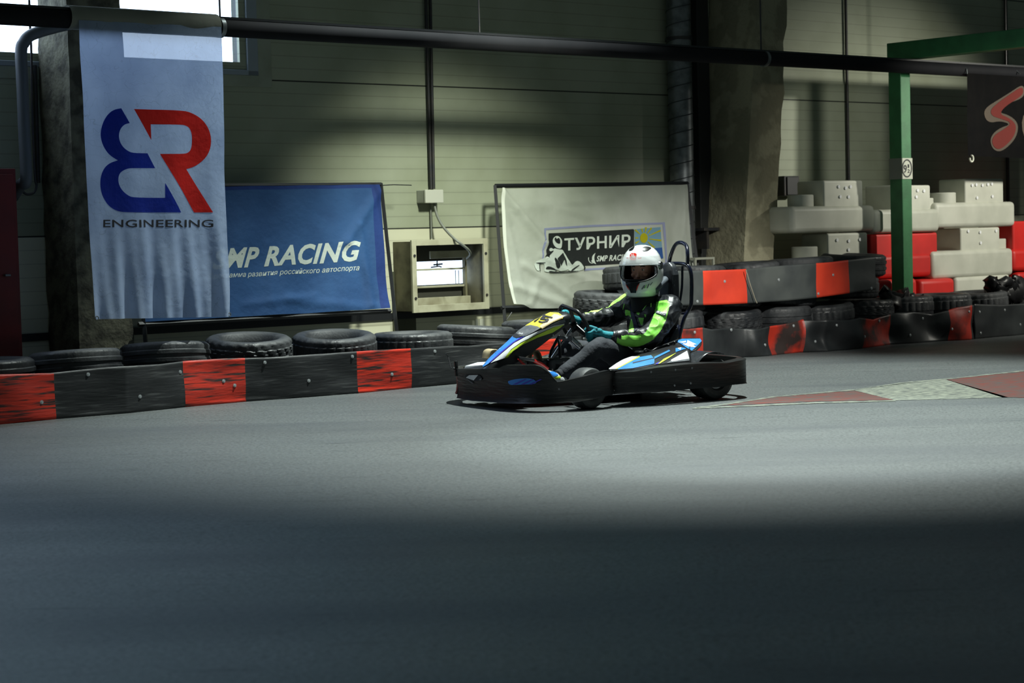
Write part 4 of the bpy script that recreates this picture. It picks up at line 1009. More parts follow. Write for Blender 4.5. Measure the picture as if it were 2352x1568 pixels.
M_bump = belt_mat('scuffed_black_plastic', srgb(8, 8, 10), srgb(15, 16, 18), srgb(70, 70, 66), 0.60, 0.80, 0.36)
M_kblk = mat('kart_black_plastic', srgb(24, 25, 28), srgb(34, 35, 38), 10, 0.35)
M_kblue = mat('livery_blue', srgb(58, 140, 225), srgb(46, 122, 208), 12, 0.35)
M_kpurp = mat('livery_purple', srgb(70, 60, 180), rough=0.35)
M_kwhite = mat('livery_white', srgb(222, 224, 226), srgb(204, 206, 210), 14, 0.35)
M_kyel = mat('livery_lime', srgb(205, 232, 60), rough=0.4)
M_kgrey = mat('livery_grey', srgb(86, 90, 96), srgb(110, 112, 116), 30, 0.45)
M_num = mat('number_plate_yellow', srgb(245, 226, 80), rough=0.4)
M_numc = mat('number_plate_cream', srgb(244, 218, 170), rough=0.4)
M_chr = mat('chrome_tube', srgb(190, 192, 196), rough=0.22, metal=0.9)
M_hoop = mat('blueblack_tube', srgb(16, 20, 40), rough=0.22, coat=0.6)
M_tank = mat('grey_tank', srgb(128, 132, 138), srgb(112, 116, 120), 6, 0.35)
M_slick = mat('slick_tyre', srgb(52, 54, 56), srgb(70, 72, 72), 12, 0.6, bump=0.15, bscale=60)
M_redm = mat('red_metal', srgb(190, 30, 26), rough=0.35)
M_tan = mat('beige_rubber', srgb(196, 178, 140), srgb(170, 152, 116), 10, 0.6)

kart = thing('racing_kart', 'blue, white and black racing kart numbered 15 with black bumper ring', 'kart', (-0.4, 0, 0.0), frame=K)

# ---- bumper ring: heights read along the sighted top and bottom edges
TOPP = [(1030, 850), (1050, 846), (1100, 847), (1150, 845), (1163, 838), (1233, 838), (1245, 842), (1262, 855), (1279, 877), (1290, 876), (1340, 864), (1366, 857), (1396, 850), (1417, 852), (1453, 850), (1501, 841), (1566, 833.5), (1615, 831), (1657, 831), (1694, 823), (1700, 819)]
BOTP = [(1030, 908), (1042, 913), (1084, 921), (1168, 927), (1253, 928), (1320, 924), (1372, 915), (1411, 905), (1421, 904), (1518, 899), (1582, 892), (1647, 887.6), (1663, 884), (1695, 881)]
def hts(x, y, near=True):
    p = K.M @ V((x, y, 0.15)); px, py = proj(p)
    return K_z(px, lerp_tab(TOPP, px), x, y), K_z(px, lerp_tab(BOTP, px), x, y)
def K_z(px, py, x, y):
    P_ = K.M @ V((x, y, 0)); d = ray(px, py); return H + d.z * P_.y / d.y
def ring_wall(mb, path, thick, hfun, n=10):
    """a hollow upright wall with rounded rims along a plan path"""
    path = bez([V((p[0], p[1], 0)) for p in path], 8); rings = []
    for i, p in enumerate(path):
        a = path[max(i - 1, 0)]; b = path[min(i + 1, len(path) - 1)]; t = (b - a).normalized(); nn = V((t.y, -t.x, 0))
        zt, zb = hfun(p.x, p.y); h = zt - zb; r = []
        prof = [(0, 0.012), (0.006, 0.002), (thick * .5, 0), (thick - .006, 0.002), (thick, 0.012), (thick + .006, h * .3), (thick + .006, h * .62), (thick - 0.002, h - 0.035), (thick - .004, h - 0.008), (thick - .012, h), (thick * 0.4, h), (0.004, h - 0.006), (0, h - 0.02), (0.0, h * .5)]
        for (o, z) in prof: r.append(p + nn * (o - thick) + V((0, 0, zb + z)))
        rings.append(r)
    return mb.loft(rings)
fp = [(-0.20, 0.60), (-0.13, 0.67), (0.02, 0.705), (0.16, 0.68), (0.30, 0.60), (0.385, 0.47), (0.42, 0.30), (0.43, 0.1), (0.43, -0.1), (0.42, -0.28), (0.40, -0.42)]
hN = lambda x, y: hts(x, y)
fpath = fp[:]
mb = MB(); ring_wall(mb, [(x, y) for x, y in fp], -0.05, hN)
def hF(x, y): return hts(x, -y) if y < 0 and x < 0.38 else hts(x, y)
fp2 = [(0.40, -0.42), (0.375, -0.48), (0.30, -0.60), (0.16, -0.68), (0.02, -0.705), (-0.13, -0.67), (-0.20, -0.60)]
ring_wall(mb, fp2, -0.05, lambda x, y: (0.235, 0.06))
fb = part('front_bumper', mb, M_bump, kart, smooth=45)
sp = [(-0.215, 0.60), (-0.24, 0.625), (-0.30, 0.655), (-0.5, 0.69), (-0.8, 0.70), (-0.98, 0.69), (-1.12, 0.66), (-1.19, 0.60)]
nb = part('side_bumper', ring_wall(MB(), sp, -0.05, hN), M_bump, kart, smooth=45)
part('side_bumper', ring_wall(MB(), [(x, -y) for x, y in sp][::-1], -0.05, lambda x, y: (0.25, 0.07)), M_bump, kart, smooth=45)
rp = [(-1.195, 0.60), (-1.235, 0.50), (-1.25, 0.3), (-1.25, 0), (-1.25, -0.3), (-1.235, -0.50), (-1.195, -0.60)]
rb = part('rear_bumper', ring_wall(MB(), rp, -0.04, lambda x, y: (0.265, 0.10)), M_bump, kart, smooth=45)
for bx, by in ((1495, 854), (1551, 849), (1589, 845), (1549, 885), (1586, 880), (1284, 893)):
    tr = tree_of([nb, fb], K); o_, d_ = K._ray(bx, by); h, n, i, t = tr.ray_cast(o_, d_.normalized())
    if h: part('bolt', MB().tube([h - V((0, .002, 0)), h + V((0, 0.003, 0))], 0.007, 10), M_kgrey, kart)
# upright plate at the far front corner with loose tie
a = KY(1047, 829, -0.42); b = KY(1049, 846, -0.42)
part('corner_peg', MB().tube([b - V((0, 0, .05)), a], 0.012, 10), M_bump, kart, smooth=40)
mb = MB().tube([KY(1049, 850, -.40), KY(1036, 845, -.45), KY(1030, 820, -.5), KY(1024, 812, -.5)], 0.004, 6)
part('loose_tie', mb, M_kblk, kart)

# ---- floor tray and chassis tubes
mb = MB().ext([(0.30, -0.2, 0.05), (0.30, 0.2, 0.05), (-0.05, 0.30, 0.05), (-0.5, 0.36, 0.05), (-0.75, 0.36, 0.05), (-0.75, -0.36, 0.05), (-0.5, -0.36, 0.05), (-0.05, -0.30, 0.05)], (0, 0, 0.004))
part('floor_tray', mb, M_kgrey, kart)
mb = MB()
for s in (1, -1):
    mb.tube(bez([(0.36, s * 0.12, 0.075), (0.15, s * 0.25, 0.075), (-0.1, s * 0.36, 0.075), (-0.6, s * 0.38, 0.075), (-1.0, s * 0.34, 0.09), (-1.2, s * 0.34, 0.12)], 5), 0.015, 8)
    mb.tube([(-0.25, s * 0.36, 0.08), (-0.28, s * 0.63, 0.14)], 0.011, 8); mb.tube([(-0.75, s * 0.37, 0.08), (-0.75, s * 0.66, 0.14)], 0.011, 8)
    mb.tube([(-1.19, s * 0.34, 0.12), (-1.22, s * 0.4, 0.17)], 0.012, 8); mb.tube([(0.33, s * 0.15, 0.08), (0.39, s * 0.2, 0.13)], 0.012, 8)
    mb.tube([(0, s * 0.33, 0.09), (0, s * 0.52, 0.13)], 0.014, 8)
mb.tube([(0.36, -0.12, 0.075), (0.36, 0.12, 0.075)], 0.015, 8).tube([(-0.5, -0.38, 0.075), (-0.5, 0.38, 0.075)], 0.015, 8).tube([(-1.19, -0.34, 0.12), (-1.19, 0.34, 0.12)], 0.013, 8)
part('chassis_frame', mb, M_kblk, kart, smooth=60)
part('rear_axle', MB().cyl((-0.965, -0.6, 0.137), (-0.965, 0.6, 0.137), 0.02, 14), M_chr, kart, smooth=40)

# ---- wheels
def wheel(c, r, w, steer=0):
    h = w / 2; prof = [(r * .45, -h * .7), (r * .55, -h * .92), (r * .78, -h), (r * .93, -h * .88), (r * .985, -h * .66), (r, -h * .35), (r * 1.003, 0), (r, h * .35), (r * .985, h * .66), (r * .93, h * .88), (r * .78, h), (r * .55, h * .92), (r * .45, h * .7)]
    R = Matrix.Rotation(steer, 3, 'Z'); mb = MB(); N = 40
    rings = [[V(c) + R @ V((pr * cos(2 * pi * k / N), py, pr * sin(2 * pi * k / N))) for pr, py in prof] for k in range(N + 1)]
    mb.loft(rings, caps=False); o = part('wheel', mb, M_slick, kart, smooth=40)
    mb = MB(); rp = [(0.012, h * .5), (r * .30, h * .45), (r * .36, h * .72), (r * .47, h * .74), (r * .47, -h * .74), (r * .36, -h * .7), (r * .3, -h * .4), (0.012, -h * .45)]
    rings = [[V(c) + R @ V((pr * cos(2 * pi * k / N), py, pr * sin(2 * pi * k / N))) for pr, py in rp] for k in range(N + 1)]
    mb.loft(rings, caps=False, ring=True); part('rim', mb, M_chr, o, smooth=40); return o
wheel((0, 0.585, 0.132), 0.132, 0.125, 0.22); wheel((0, -0.585, 0.132), 0.132, 0.125, 0.22)
rw = wheel((-0.965, 0.585, 0.137), 0.137, 0.19); wheel((-0.965, -0.585, 0.137), 0.137, 0.19)

# ---- front fairing (number panel)
cl = [(0.425, 0.235, .062), (0.36, 0.300, .066), (0.287, 0.352, .078), (0.20, 0.41, .092), (0.139, 0.455, .104), (0.047, 0.513, .118), (-0.03, 0.552, .128), (-0.10, 0.578, .135), (-0.155, 0.588, .132), (-0.185, 0.585, .118)]
pts = bez([V(c) for c in cl], 4); rings = []
for i, c in enumerate(pts):
    a = pts[max(i - 1, 0)]; b = pts[min(i + 1, len(pts) - 1)]; t = V((b.x - a.x, 0, b.y - a.y)).normalized(); up = V((-t.z, 0, t.x)); up = up if up.z > 0 else -up
    w = c.z; o = V((c.x, 0, c.y)); f = i / (len(pts) - 1)
    sk = 0.035 + 0.05 * sin(pi * min(1, f * 1.1)) ; r = []
    for (yy, hh) in ((-1.0, -sk - .02), (-1.02, -0.03), (-.99, -0.012), (-.9, -0.002), (-.62, 0.010), (-.3, .016), (0, .018), (.3, .016), (.62, .010), (.9, -.002), (.99, -.012), (1.02, -.03), (1.0, -sk - .02), (.9, -sk), (.5, -.02), (0, -.012), (-.5, -.02), (-.9, -sk)):
        r.append(o + V((0, w * yy, 0)) + up * hh)
    rings.append(r)
ff = part('front_fairing', MB().loft(rings), M_kblk, kart, smooth=50)
tf = tree_of([ff], K)
F4 = lambda L: [(1030 + x / 7.84, 700 + y / 7.84) for x, y in L]
wrap('livery_sticker', tess([F4([(578, 1115), (590, 1070), (760, 900), (960, 700), (1165, 560), (1200, 600), (1300, 600), (1390, 572), (1180, 680), (960, 870), (750, 1050), (640, 1118)])]), tf, M_kblue, ff, label='blue sticker on the nose panel')
wrap('livery_sticker', tess([F4([(1275, 608), (1370, 578), (1180, 690), (940, 890), (760, 1045), (735, 1052), (930, 870), (1150, 690)])]), tf, M_kpurp, ff, eps=.006, label='purple stripe')
wrap('livery_sticker', tess([F4([(755, 1050), (960, 875), (1180, 690), (1390, 575), (1560, 500), (1680, 450), (1900, 380), (2090, 340), (2080, 370), (1900, 400), (1600, 530), (1300, 680), (1130, 800), (1060, 890), (1010, 960), (830, 1020)])]), tf, M_kwhite, ff, label='white sticker band')
wrap('livery_sticker', tess([F4([(1010, 965), (1060, 880), (1140, 800), (1300, 690), (1600, 540), (1900, 400), (2080, 355), (2000, 420), (1870, 500), (1600, 590), (1330, 720), (1160, 830), (1070, 940)])]), tf, M_kyel, ff, eps=.006, label='lime sticker band')
wrap('number_plate', tess([F4([(1380, 385), (1560, 275), (1830, 140), (1980, 150), (2075, 215), (2055, 260), (1880, 330), (1780, 390), (1690, 445), (1600, 395), (1480, 370)])]), tf, M_num, ff, eps=.0055, label='yellow number plate sticker')
wrap('number_plate', tess([F4([(1640, 395), (1900, 170), (1975, 185), (2060, 240), (1880, 325), (1780, 385), (1690, 440)])]), tf, M_numc, ff, eps=.0075, label='cream part of number plate')
wrap('race_number', tess([F4([(1535, 315), (1730, 195), (1770, 200), (1700, 215), (1570, 320)]), F4([(1720, 198), (1890, 238), (1875, 262), (1760, 236), (1725, 262), (1800, 262), (1822, 285), (1790, 325), (1700, 345), (1630, 325), (1632, 300), (1690, 318), (1745, 310), (1765, 290), (1650, 280)])]), tf, M_ink, ff, eps=.0095, label='black number 15')
wrap('visor_sticker', tess([F4([(1165, 560), (1230, 490), (1380, 390), (1480, 370), (1600, 395), (1660, 430), (1540, 500), (1400, 570), (1230, 605), (1165, 590)])]), tf, M_kgrey, ff, eps=.0055, label='dark grey sticker')
wrap('visor_sticker', tess([F4([(1165, 575), (1215, 515), (1262, 545), (1300, 570), (1400, 568), (1230, 608)])]), tf, M_ink, ff, eps=.007)
wrap('lettering', textvf('Sodi', F4([(1270, 535)])[0], F4([(1350, 552)])[0], (1.0, -4.2), shear=.3, bold=.02), tf, M_kwhite, ff, eps=.0085, cell=0)
wrap('side_sticker', tess([F4([(1720, 435), (1850, 350), (1980, 290), (2090, 265), (2100, 310), (1900, 375)])]), tf, M_kgrey, ff, eps=.007)
for (x, y, r) in ((1940, 540, .012), (1990, 485, .005), (1880, 545, .005), (1888, 605, .005), (2010, 545, .005)):
    px, py = F4([(x, y)])[0]; o_, d_ = K._ray(px, py); h, n, i, t = tf.ray_cast(o_, d_.normalized())
    if h: part('bolt', MB().tube([h - V((0, .002, 0)), h + V((0, .005, 0))], r, 12), M_chr, ff, smooth=30)
px, py = F4([(850, 880)])[0]; o_, d_ = K._ray(px, py); h, n, i, t = tf.ray_cast(o_, d_.normalized())
if h: part('screw', MB().tube([h, h + n * .004], .007, 10), M_kblk, ff)

# stickers showing in the two bumper cut-outs
tb = tree_of([fb, nb], K)
F1 = lambda L: [(1000 + x / 3.5625, 520 + y / 3.5636) for x, y in L]
wrap('bumper_slot', tess([smoothpoly(F4([(1078, 1390), (1085, 1365), (1250, 1328), (1490, 1318), (1590, 1370), (1590, 1405), (1540, 1425), (1250, 1438), (1110, 1440)]), 1)]), tb, M_kblue, fb, label='blue striped sticker in the bumper slot')
for k in range(3):
    x = 1170 + k * 140; wrap('bumper_slot', tess([F4([(x, 1430), (x + 210, 1335), (x + 250, 1335), (x + 60, 1430)])]), tb, M_kpurp, fb, eps=.007)
wrap('bumper_slot', tess([F4([(312, 1255), (555, 1255), (600, 1290), (620, 1330), (590, 1355), (540, 1365), (440, 1370), (470, 1415), (312, 1310)])]), tb, M_ink, fb)
wrap('bumper_slot', tess([F4([(330, 1305), (390, 1260), (550, 1258), (470, 1355)])]), tb, M_kwhite, fb, eps=.007, label='white sticker in the bumper slot')
wrap('bumper_slot', tess([F4([(325, 1315), (370, 1340), (468, 1412), (440, 1412)]), F4([(560, 1350), (590, 1320), (618, 1325), (600, 1352)])]), tb, M_kgrey, fb, eps=.007)

# ---- side pods
Z5p = lambda L: [(1340 + x / 6.189, 760 + y / 6.189) for x, y in L]
outer = [KY(1399, 851, .63), KY(1440, 851, .64), KY(1480, 846, .66), KY(1520, 839, .66), KY(1560, 835, .66), KY(1588, 833, .66)]
inner = [KY(1399, 848, .56), KY(1430, 828, .44), KY(1468, 815, .37), KY(1510, 802, .34), KY(1545, 791, .32), KY(1580, 783, .31)]
O_ = bez(outer, 5); I_ = bez(inner, 5); n = min(len(O_), len(I_))
def podf(s, t, sgn=1):
    i = s * (n - 1); a = int(min(i, n - 2)); f = i - a; o = O_[a].lerp(O_[a + 1], f); p = I_[a].lerp(I_[a + 1], f)
    q = o.lerp(p, t); q.z += 0.022 * sin(pi * t) * min(1, s * 3); q.y *= sgn; return q
def pod(sgn):
    mb = MB().sheet(lambda s, t: podf(s, t, sgn), 26, 10)
    o = part('side_pod', mb, M_kblk, kart, smooth=60, fix=False, solid=0.006, soff=0)
    mb = MB().sheet(lambda s, t: (lambda q: V((q.x, q.y, q.z - t * (q.z - 0.10))))(podf(s, 1, sgn)), 20, 4).sheet(lambda s, t: (lambda q: V((q.x, q.y, q.z - t * (q.z - 0.10))))(podf(1, s, sgn)), 8, 4)
    part('pod_side', mb, M_kblk, o, smooth=60, fix=False, solid=0.005, soff=0)
    return o
pd = pod(1); pod(-1)
# raised tail of the near pod, curving over the rear wheel
tl = [[KY(1545, 791, .32), KY(1556, 780, .30), KY(1580, 777, .28), KY(1606, 777, .30)], [KY(1553, 795, .38), KY(1568, 790, .37), KY(1592, 787, .36), KY(1612, 786, .37)], [KY(1566, 800, .44), KY(1578, 800, .44), KY(1596, 797, .43), KY(1608, 796, .44)], [KY(1578, 806, .50), KY(1586, 808, .50), KY(1594, 806, .50), KY(1599, 804, .50)]]
mb = MB()
def tfn(s, t):
    rr = [bez(r, 4) for r in tl]; i = int(round(s * 12)); col = bez([r[i] for r in rr], 4); return col[int(round(t * 12))]
mb.sheet(tfn, 12, 12)
pt = part('pod_tail', mb, M_kblk, kart, smooth=60, fix=False, solid=0.006, soff=0)
M_fend = mat('fender_plastic', srgb(52, 54, 58), srgb(66, 68, 72), 8, 0.2, coat=0.5)
mb = MB().sheet(lambda s, t: V((-1.02 + 0.185 * cos(radians(172 - 128 * 0 - 105 * (1 - s)) ) * -1 * -1, 0.47 + 0.21 * t, 0.142 + 0.175 * sin(radians(172 - 105 * (1 - s))))), 18, 6)
mb = MB().sheet(lambda s, t: V((-0.94 + 0.168 * cos(radians(8 + 108 * s)), 0.47 + 0.21 * t, 0.148 + 0.170 * sin(radians(8 + 108 * s)))), 18, 6)
fd = part('wheel_fender', mb, M_fend, kart, smooth=60, fix=False, solid=0.005, soff=0, label='shiny dark rear wheel fender')
mb = MB().sheet(lambda s, t: V((-0.94 + 0.168 * cos(radians(8 + 108 * s)), -0.47 - 0.21 * t, 0.148 + 0.170 * sin(radians(8 + 108 * s)))), 18, 6)
part('wheel_fender', mb, M_fend, kart, smooth=60, fix=False, solid=0.005, soff=0, label='shiny dark rear wheel fender')
tp_ = tree_of([pd, pt, fd], K)
def ps(L, m, e=.004, lb=None, tr=None, par=None): wrap('livery_sticker', tess([Z5p(L)]), tr or tp_, m, par or pd, eps=e, label=lb)
ps([(320, 552), (640, 365), (790, 368), (470, 545)], M_kwhite, lb='white sticker on the side pod')
ps([(790, 364), (803, 374), (475, 550), (455, 548)], M_kyel, .005)
ps([(475, 545), (800, 375), (960, 350), (1010, 400), (1005, 470), (700, 535), (500, 552)], M_kblue, lb='blue sticker on the side pod')
ps([(700, 455), (1010, 385), (1010, 395), (700, 470)], M_ink, .0055)
ps([(1005, 375), (1215, 275), (1235, 290), (1010, 402)], M_kblue)
ps([(1060, 472), (1140, 402), (1320, 315), (1240, 372), (1085, 468)], M_kyel)
ps([(1020, 475), (1070, 445), (1090, 450), (1050, 478)], M_kpurp)
ps([(1310, 250), (1400, 240), (1460, 255), (1310, 305)], M_kblue)
ps([(1335, 250), (1390, 240), (1380, 280)], M_kwhite, .005)
ps([(1180, 462), (1470, 283), (1505, 405), (1500, 425), (1250, 452)], M_kgrey)
ps([(1238, 422), (1472, 290), (1503, 402), (1255, 444)], M_kwhite, .006)
ps([(1310, 152), (1400, 118), (1660, 115), (1680, 150), (1600, 235), (1540, 285), (1460, 240), (1380, 185)], M_kblue, par=pt)
ps([(1480, 140), (1610, 200), (1560, 208), (1600, 240), (1500, 235), (1400, 190), (1455, 184), (1345, 170), (1460, 148)], M_kwhite, .006, par=pt)
ps([(1460, 148), (1478, 142), (1470, 180), (1400, 192), (1395, 184), (1455, 175)], M_kblue, .0075, par=pt)

# engine cover and hardware beside the seat
mb = MB(); q = KY(1484, 806, .33)
part('battery_box', MB().box((q.x - .10, 0.26, 0.16), (q.x + .08, 0.37, q.z + 0.005)), M_kblk, kart, bevel=0.012)
part('engine', MB().box((-1.0, -0.42, 0.06), (-0.62, -0.20, 0.30)).tube([(-0.8, -0.30, 0.3), (-0.8, -0.30, 0.38)], 0.06, 16), M_kblk, kart, bevel=0.015)
mb = MB()
for (x, y) in ((1500, 808), (1520, 802), (1535, 792), (1549, 786)):
    c = KY(x, y, 0.36); mb.ellip(c, (0.012, 0.012, 0.010), nu=8, nv=6)
mb.tube(bez([KY(1478, 812, .37), KY(1482, 802, .37), KY(1496, 806, .37), KY(1512, 797, .36), KY(1536, 789, .35), KY(1556, 781, .33)], 5), 0.007, 8)
part('throttle_cable', mb, M_kblk, kart, smooth=60)

# ---- fuel tank, steering column, pedals, far-side pieces
mb = MB().box((-0.30, -0.13, 0.07), (-0.03, 0.10, 0.30)); part('fuel_tank', mb, M_fend, kart, bevel=0.035, bseg=4, smooth=50)
c = KY(1255, 815, -0.05)
mb = MB().box((-0.02, -0.16, 0.06), (0.13, 0.07, 0.29)); part('front_panel_box', mb, M_kblk, kart, bevel=0.01)
WC = V((-0.285, 0.0, 0.500)); WU = V((0.42, 0, 0.907)).normalized(); WN = V((-0.907, 0, 0.42)).normalized(); WR_ = 0.16
tw = radians(-14); WY = (V((0, 1, 0)) * cos(tw) + WU * sin(tw)); WV = (WU * cos(tw) - V((0, 1, 0)) * sin(tw))
def rim(a, r=WR_): return WC + WY * r * cos(a) + WV * r * min(sin(a), 0.86) if True else None
sw = part('steering_wheel', MB().tube([rim(2 * pi * k / 48) for k in range(48)], 0.0135, 12, closed=True), M_kblk, kart, smooth=60)
mb = MB()
for a in (90, 200, 340):
    a = radians(a); t = (rim(a) - WC).normalized(); s = WN.cross(t)
    p0 = WC + t * 0.02; p1 = rim(a) - t * 0.005
    mb.hexa([p0 - s * .028 - WN * .003, p1 - s * .016 - WN * .003, p1 + s * .016 - WN * .003, p0 + s * .028 - WN * .003, p0 - s * .028 + WN * .003, p1 - s * .016 + WN * .003, p1 + s * .016 + WN * .003, p0 + s * .028 + WN * .003])
part('spokes', mb, M_kblk, sw)
part('hub', MB().tube([WC - WN * .035, WC + WN * .012], 0.032, 18), M_kblk, sw, smooth=40)
part('steering_column', MB().tube([WC - WN * 0.02, (-0.02, 0, 0.20), (0.05, 0, 0.11)], 0.011, 10), M_chr, kart, smooth=60)
part('column_bracket', MB().tube([(-0.17, -0.02, .44), (-0.13, 0.05, 0.34), (-0.10, 0.13, 0.09)], 0.010, 8).tube([(-0.17, -0.02, .44), (-0.13, -0.06, 0.34), (-0.10, -0.13, 0.09)], 0.010, 8), M_kblk, kart, smooth=60)
mb = MB().tube([KY(1283, 775, 0.08), KY(1312, 779, 0.08)], 0.012, 8).tube([KY(1309, 776, 0.06), KY(1309, 776, 0.10)], 0.016, 12); part('fairing_arm', mb, M_kgrey, kart, smooth=40)
c = KY(1322, 788, 0.02); part('steering_joint', MB().tube([c + V((.02, -.02, .03)), c + V((-.03, .02, -.03))], 0.022, 14), M_chr, kart, smooth=40)
pe = [KY(1191, 822, .12), KY(1226, 828, .12), KY(1243, 836, .12), KY(1258, 847, .12)]
part('pedal', MB().tube(pe[:2], 0.012, 8), M_kblk, kart, smooth=40)
part('pedal_bracket', MB().tube([pe[0] + V((0, 0, -.004)), KY(1198, 832, .12), KY(1210, 842, .12)], 0.008, 8).tube(pe[1:], 0.013, 8), M_redm, kart, smooth=40, label='red pedal bracket')
mb = MB(); L = [KY(1215, 832, -.08), KY(1219, 815, -.08), KY(1226, 806, -.08), KY(1234, 806, -.08), KY(1240, 815, -.08), KY(1244, 838, -.08)]
Lb = bez(L, 5)
mb = MB().sheet(lambda s, t: Lb[int(round(s * (len(Lb) - 1)))] + V((0.02, -0.09 * t + .045, 0.0)), len(Lb) - 1, 2); part('foot_strap', mb, M_tan, kart, smooth=60, fix=False, solid=0.012, soff=0, label='beige foot strap')
L2_ = bez([KY(1122, 822, -.3), KY(1125, 808, -.3), KY(1132, 803, -.3), KY(1140, 804, -.3), KY(1144, 815, -.3)], 5)
mb = MB().sheet(lambda s, t: L2_[int(round(s * (len(L2_) - 1)))] + V((0.02, -0.09 * t + .045, 0.0)), len(L2_) - 1, 2); part('foot_strap', mb, M_tan, kart, smooth=60, fix=False, solid=0.012, soff=0, label='beige foot strap')
mb = MB().hexa([KY(1066, 846, -.35), KY(1108, 850, -.1), KY(1108, 850, -.1) + V((-.1, 0, .01)), KY(1066, 846, -.35) + V((-.1, 0, .01))] + [KY(1068, 840, -.35), KY(1106, 838, -.1), KY(1106, 838, -.1) + V((-.1, 0, .02)), KY(1068, 840, -.35) + V((-.1, 0, .02))])
part('front_spoiler', mb, M_kwhite, kart, bevel=0.004, label='white and blue spoiler edge')
part('front_spoiler', MB().box((0.24, -0.3, 0.08), (0.37, 0.3, 0.20)), M_kblk, kart, bevel=0.02)

# ---- seat, back pad, roll hoop
def seat():
    prof = [(-0.42, 0.07, .17, .10), (-0.52, 0.055, .19, .12), (-0.66, 0.05, .20, .14), (-0.80, 0.055, .205, .17), (-0.90, 0.09, .21, .20), (-0.965, 0.16, .205, .20), (-1.01, 0.26, .20, .16), (-1.04, 0.36, .185, .12), (-1.065, 0.43, .16, .08), (-1.075, 0.47, .12, .04)]
    P = bez([V((a, b, c)) for a, b, c, d in prof], 4); D = bez([V((d, 0, 0)) for a, b, c, d in prof], 4)
    def fn(s, t):
        i = int(round(s * (len(P) - 1))); p = P[i]; w = p.z; d = D[i].x; a = P[max(0, i - 1)]; b = P[min(len(P) - 1, i + 1)]
        tt = V((b.x - a.x, 0, b.y - a.y)).normalized(); up = V((-tt.z, 0, tt.x)); up = up if (up.x > 0 or up.z > 0.5) else -up
        u = (t - .5) * 2; return V((p.x, w * sin(u * pi / 2) ** 1 if abs(u) < 1 else w * u, p.y)) + up * d * (abs(u) ** 3)
    return MB().sheet(fn, len(P) - 1, 20)
part('seat', seat(), mat('seat_shell', srgb(18, 22, 38), rough=0.3, coat=0.4), kart, smooth=60, fix=False, solid=0.008, soff=0)
# pad
pc = [(-1.055, 0.895), (-1.035, 0.86), (-1.045, 0.75), (-1.06, 0.60), (-1.07, 0.46)]
out = [(-.085, .40), (-.09, .72), (-.085, .82), (-.06, .88), (-.02, .905), (.02, .905), (.06, .88), (.085, .82), (.09, .72), (.085, .40)]
xb = lambda z: -1.055 - (z - .4) * 0.03 * 0 - 0.0
mb = MB().ext([(-1.075 - (z - .4) * .03, y, z) for y, z in out], (0.055, 0, 0))
pad = part('back_pad', mb, mat('pad_vinyl', srgb(40, 43, 48), srgb(50, 53, 58), 20, 0.4), kart, bevel=0.016, bseg=3)
tpd = tree_of([pad], K); H1 = lambda L: [(1400 + x / 9.8, 540 + y / 9.8) for x, y in L]
seam = mat('seam_thread', srgb(150, 154, 160), rough=0.5)
for L in ([(1310, 705), (1510, 800)], [(1455, 690), (1240, 830)], [(1215, 945), (1310, 1005)], [(1410, 1070), (1470, 1125)], [(1490, 1010), (1400, 1040)], [(1470, 1140), (1390, 1220)]):
    (x0, y0), (x1, y1) = L; wrap('stitching', tess([H1([(x0, y0 - 5), (x1, y1 - 5), (x1, y1 + 5), (x0, y0 + 5)])]), tpd, seam, pad, eps=.002, cell=0)
wrap('headrest_slot', tess([H1([(1340, 800), (1420, 800), (1430, 830), (1395, 1000), (1400, 1100), (1370, 1450), (1310, 1450), (1340, 1000), (1350, 860)])]), tpd, M_ink, pad, eps=.002, label='black recess of the pad')
hb = lambda L, y0, y1, r: MB().tube(bez([KY(x, y, y0 + (y1 - y0) * k / (len(L) - 1)) for k, (x, y) in enumerate(L)], 6), r, 12)
upL = [(1536, 607), (1541, 585), (1551, 562.5), (1563, 557), (1575.5, 563.5), (1579, 581), (1579, 612)]
ys = [-.125, -.12, -.07, 0, .07, .12, .125]
part('roll_hoop', MB().tube(bez([KY(x, y, yy) for (x, y), yy in zip(upL, ys)], 7), 0.0135, 12), M_hoop, kart, smooth=60)
lowL = [((1512, 775), -.15), ((1516, 700), -.16), ((1524, 625), -.155), ((1534, 608), -.12), ((1553, 605), -.01), ((1573, 607), .10), ((1582.5, 614), .145), ((1588, 635), .165), ((1588, 680), .165), ((1585.7, 703.5), .165), ((1572.4, 729), .16), ((1563, 761.6), .15), ((1557, 785), .15)]
part('roll_hoop', MB().tube(bez([KY(x, y, yy) for (x, y), yy in lowL], 7), 0.0135, 12), M_hoop, kart, smooth=60)
inL = [((1567, 611), .06), ((1566, 660), .06), ((1560, 700), .06), ((1559, 711), .06), ((1563, 719), .08), ((1573, 720), .15)]
part('roll_hoop_brace', MB().tube(bez([KY(x, y, yy) for (x, y), yy in inL], 6), 0.009, 10), M_hoop, kart, smooth=60)
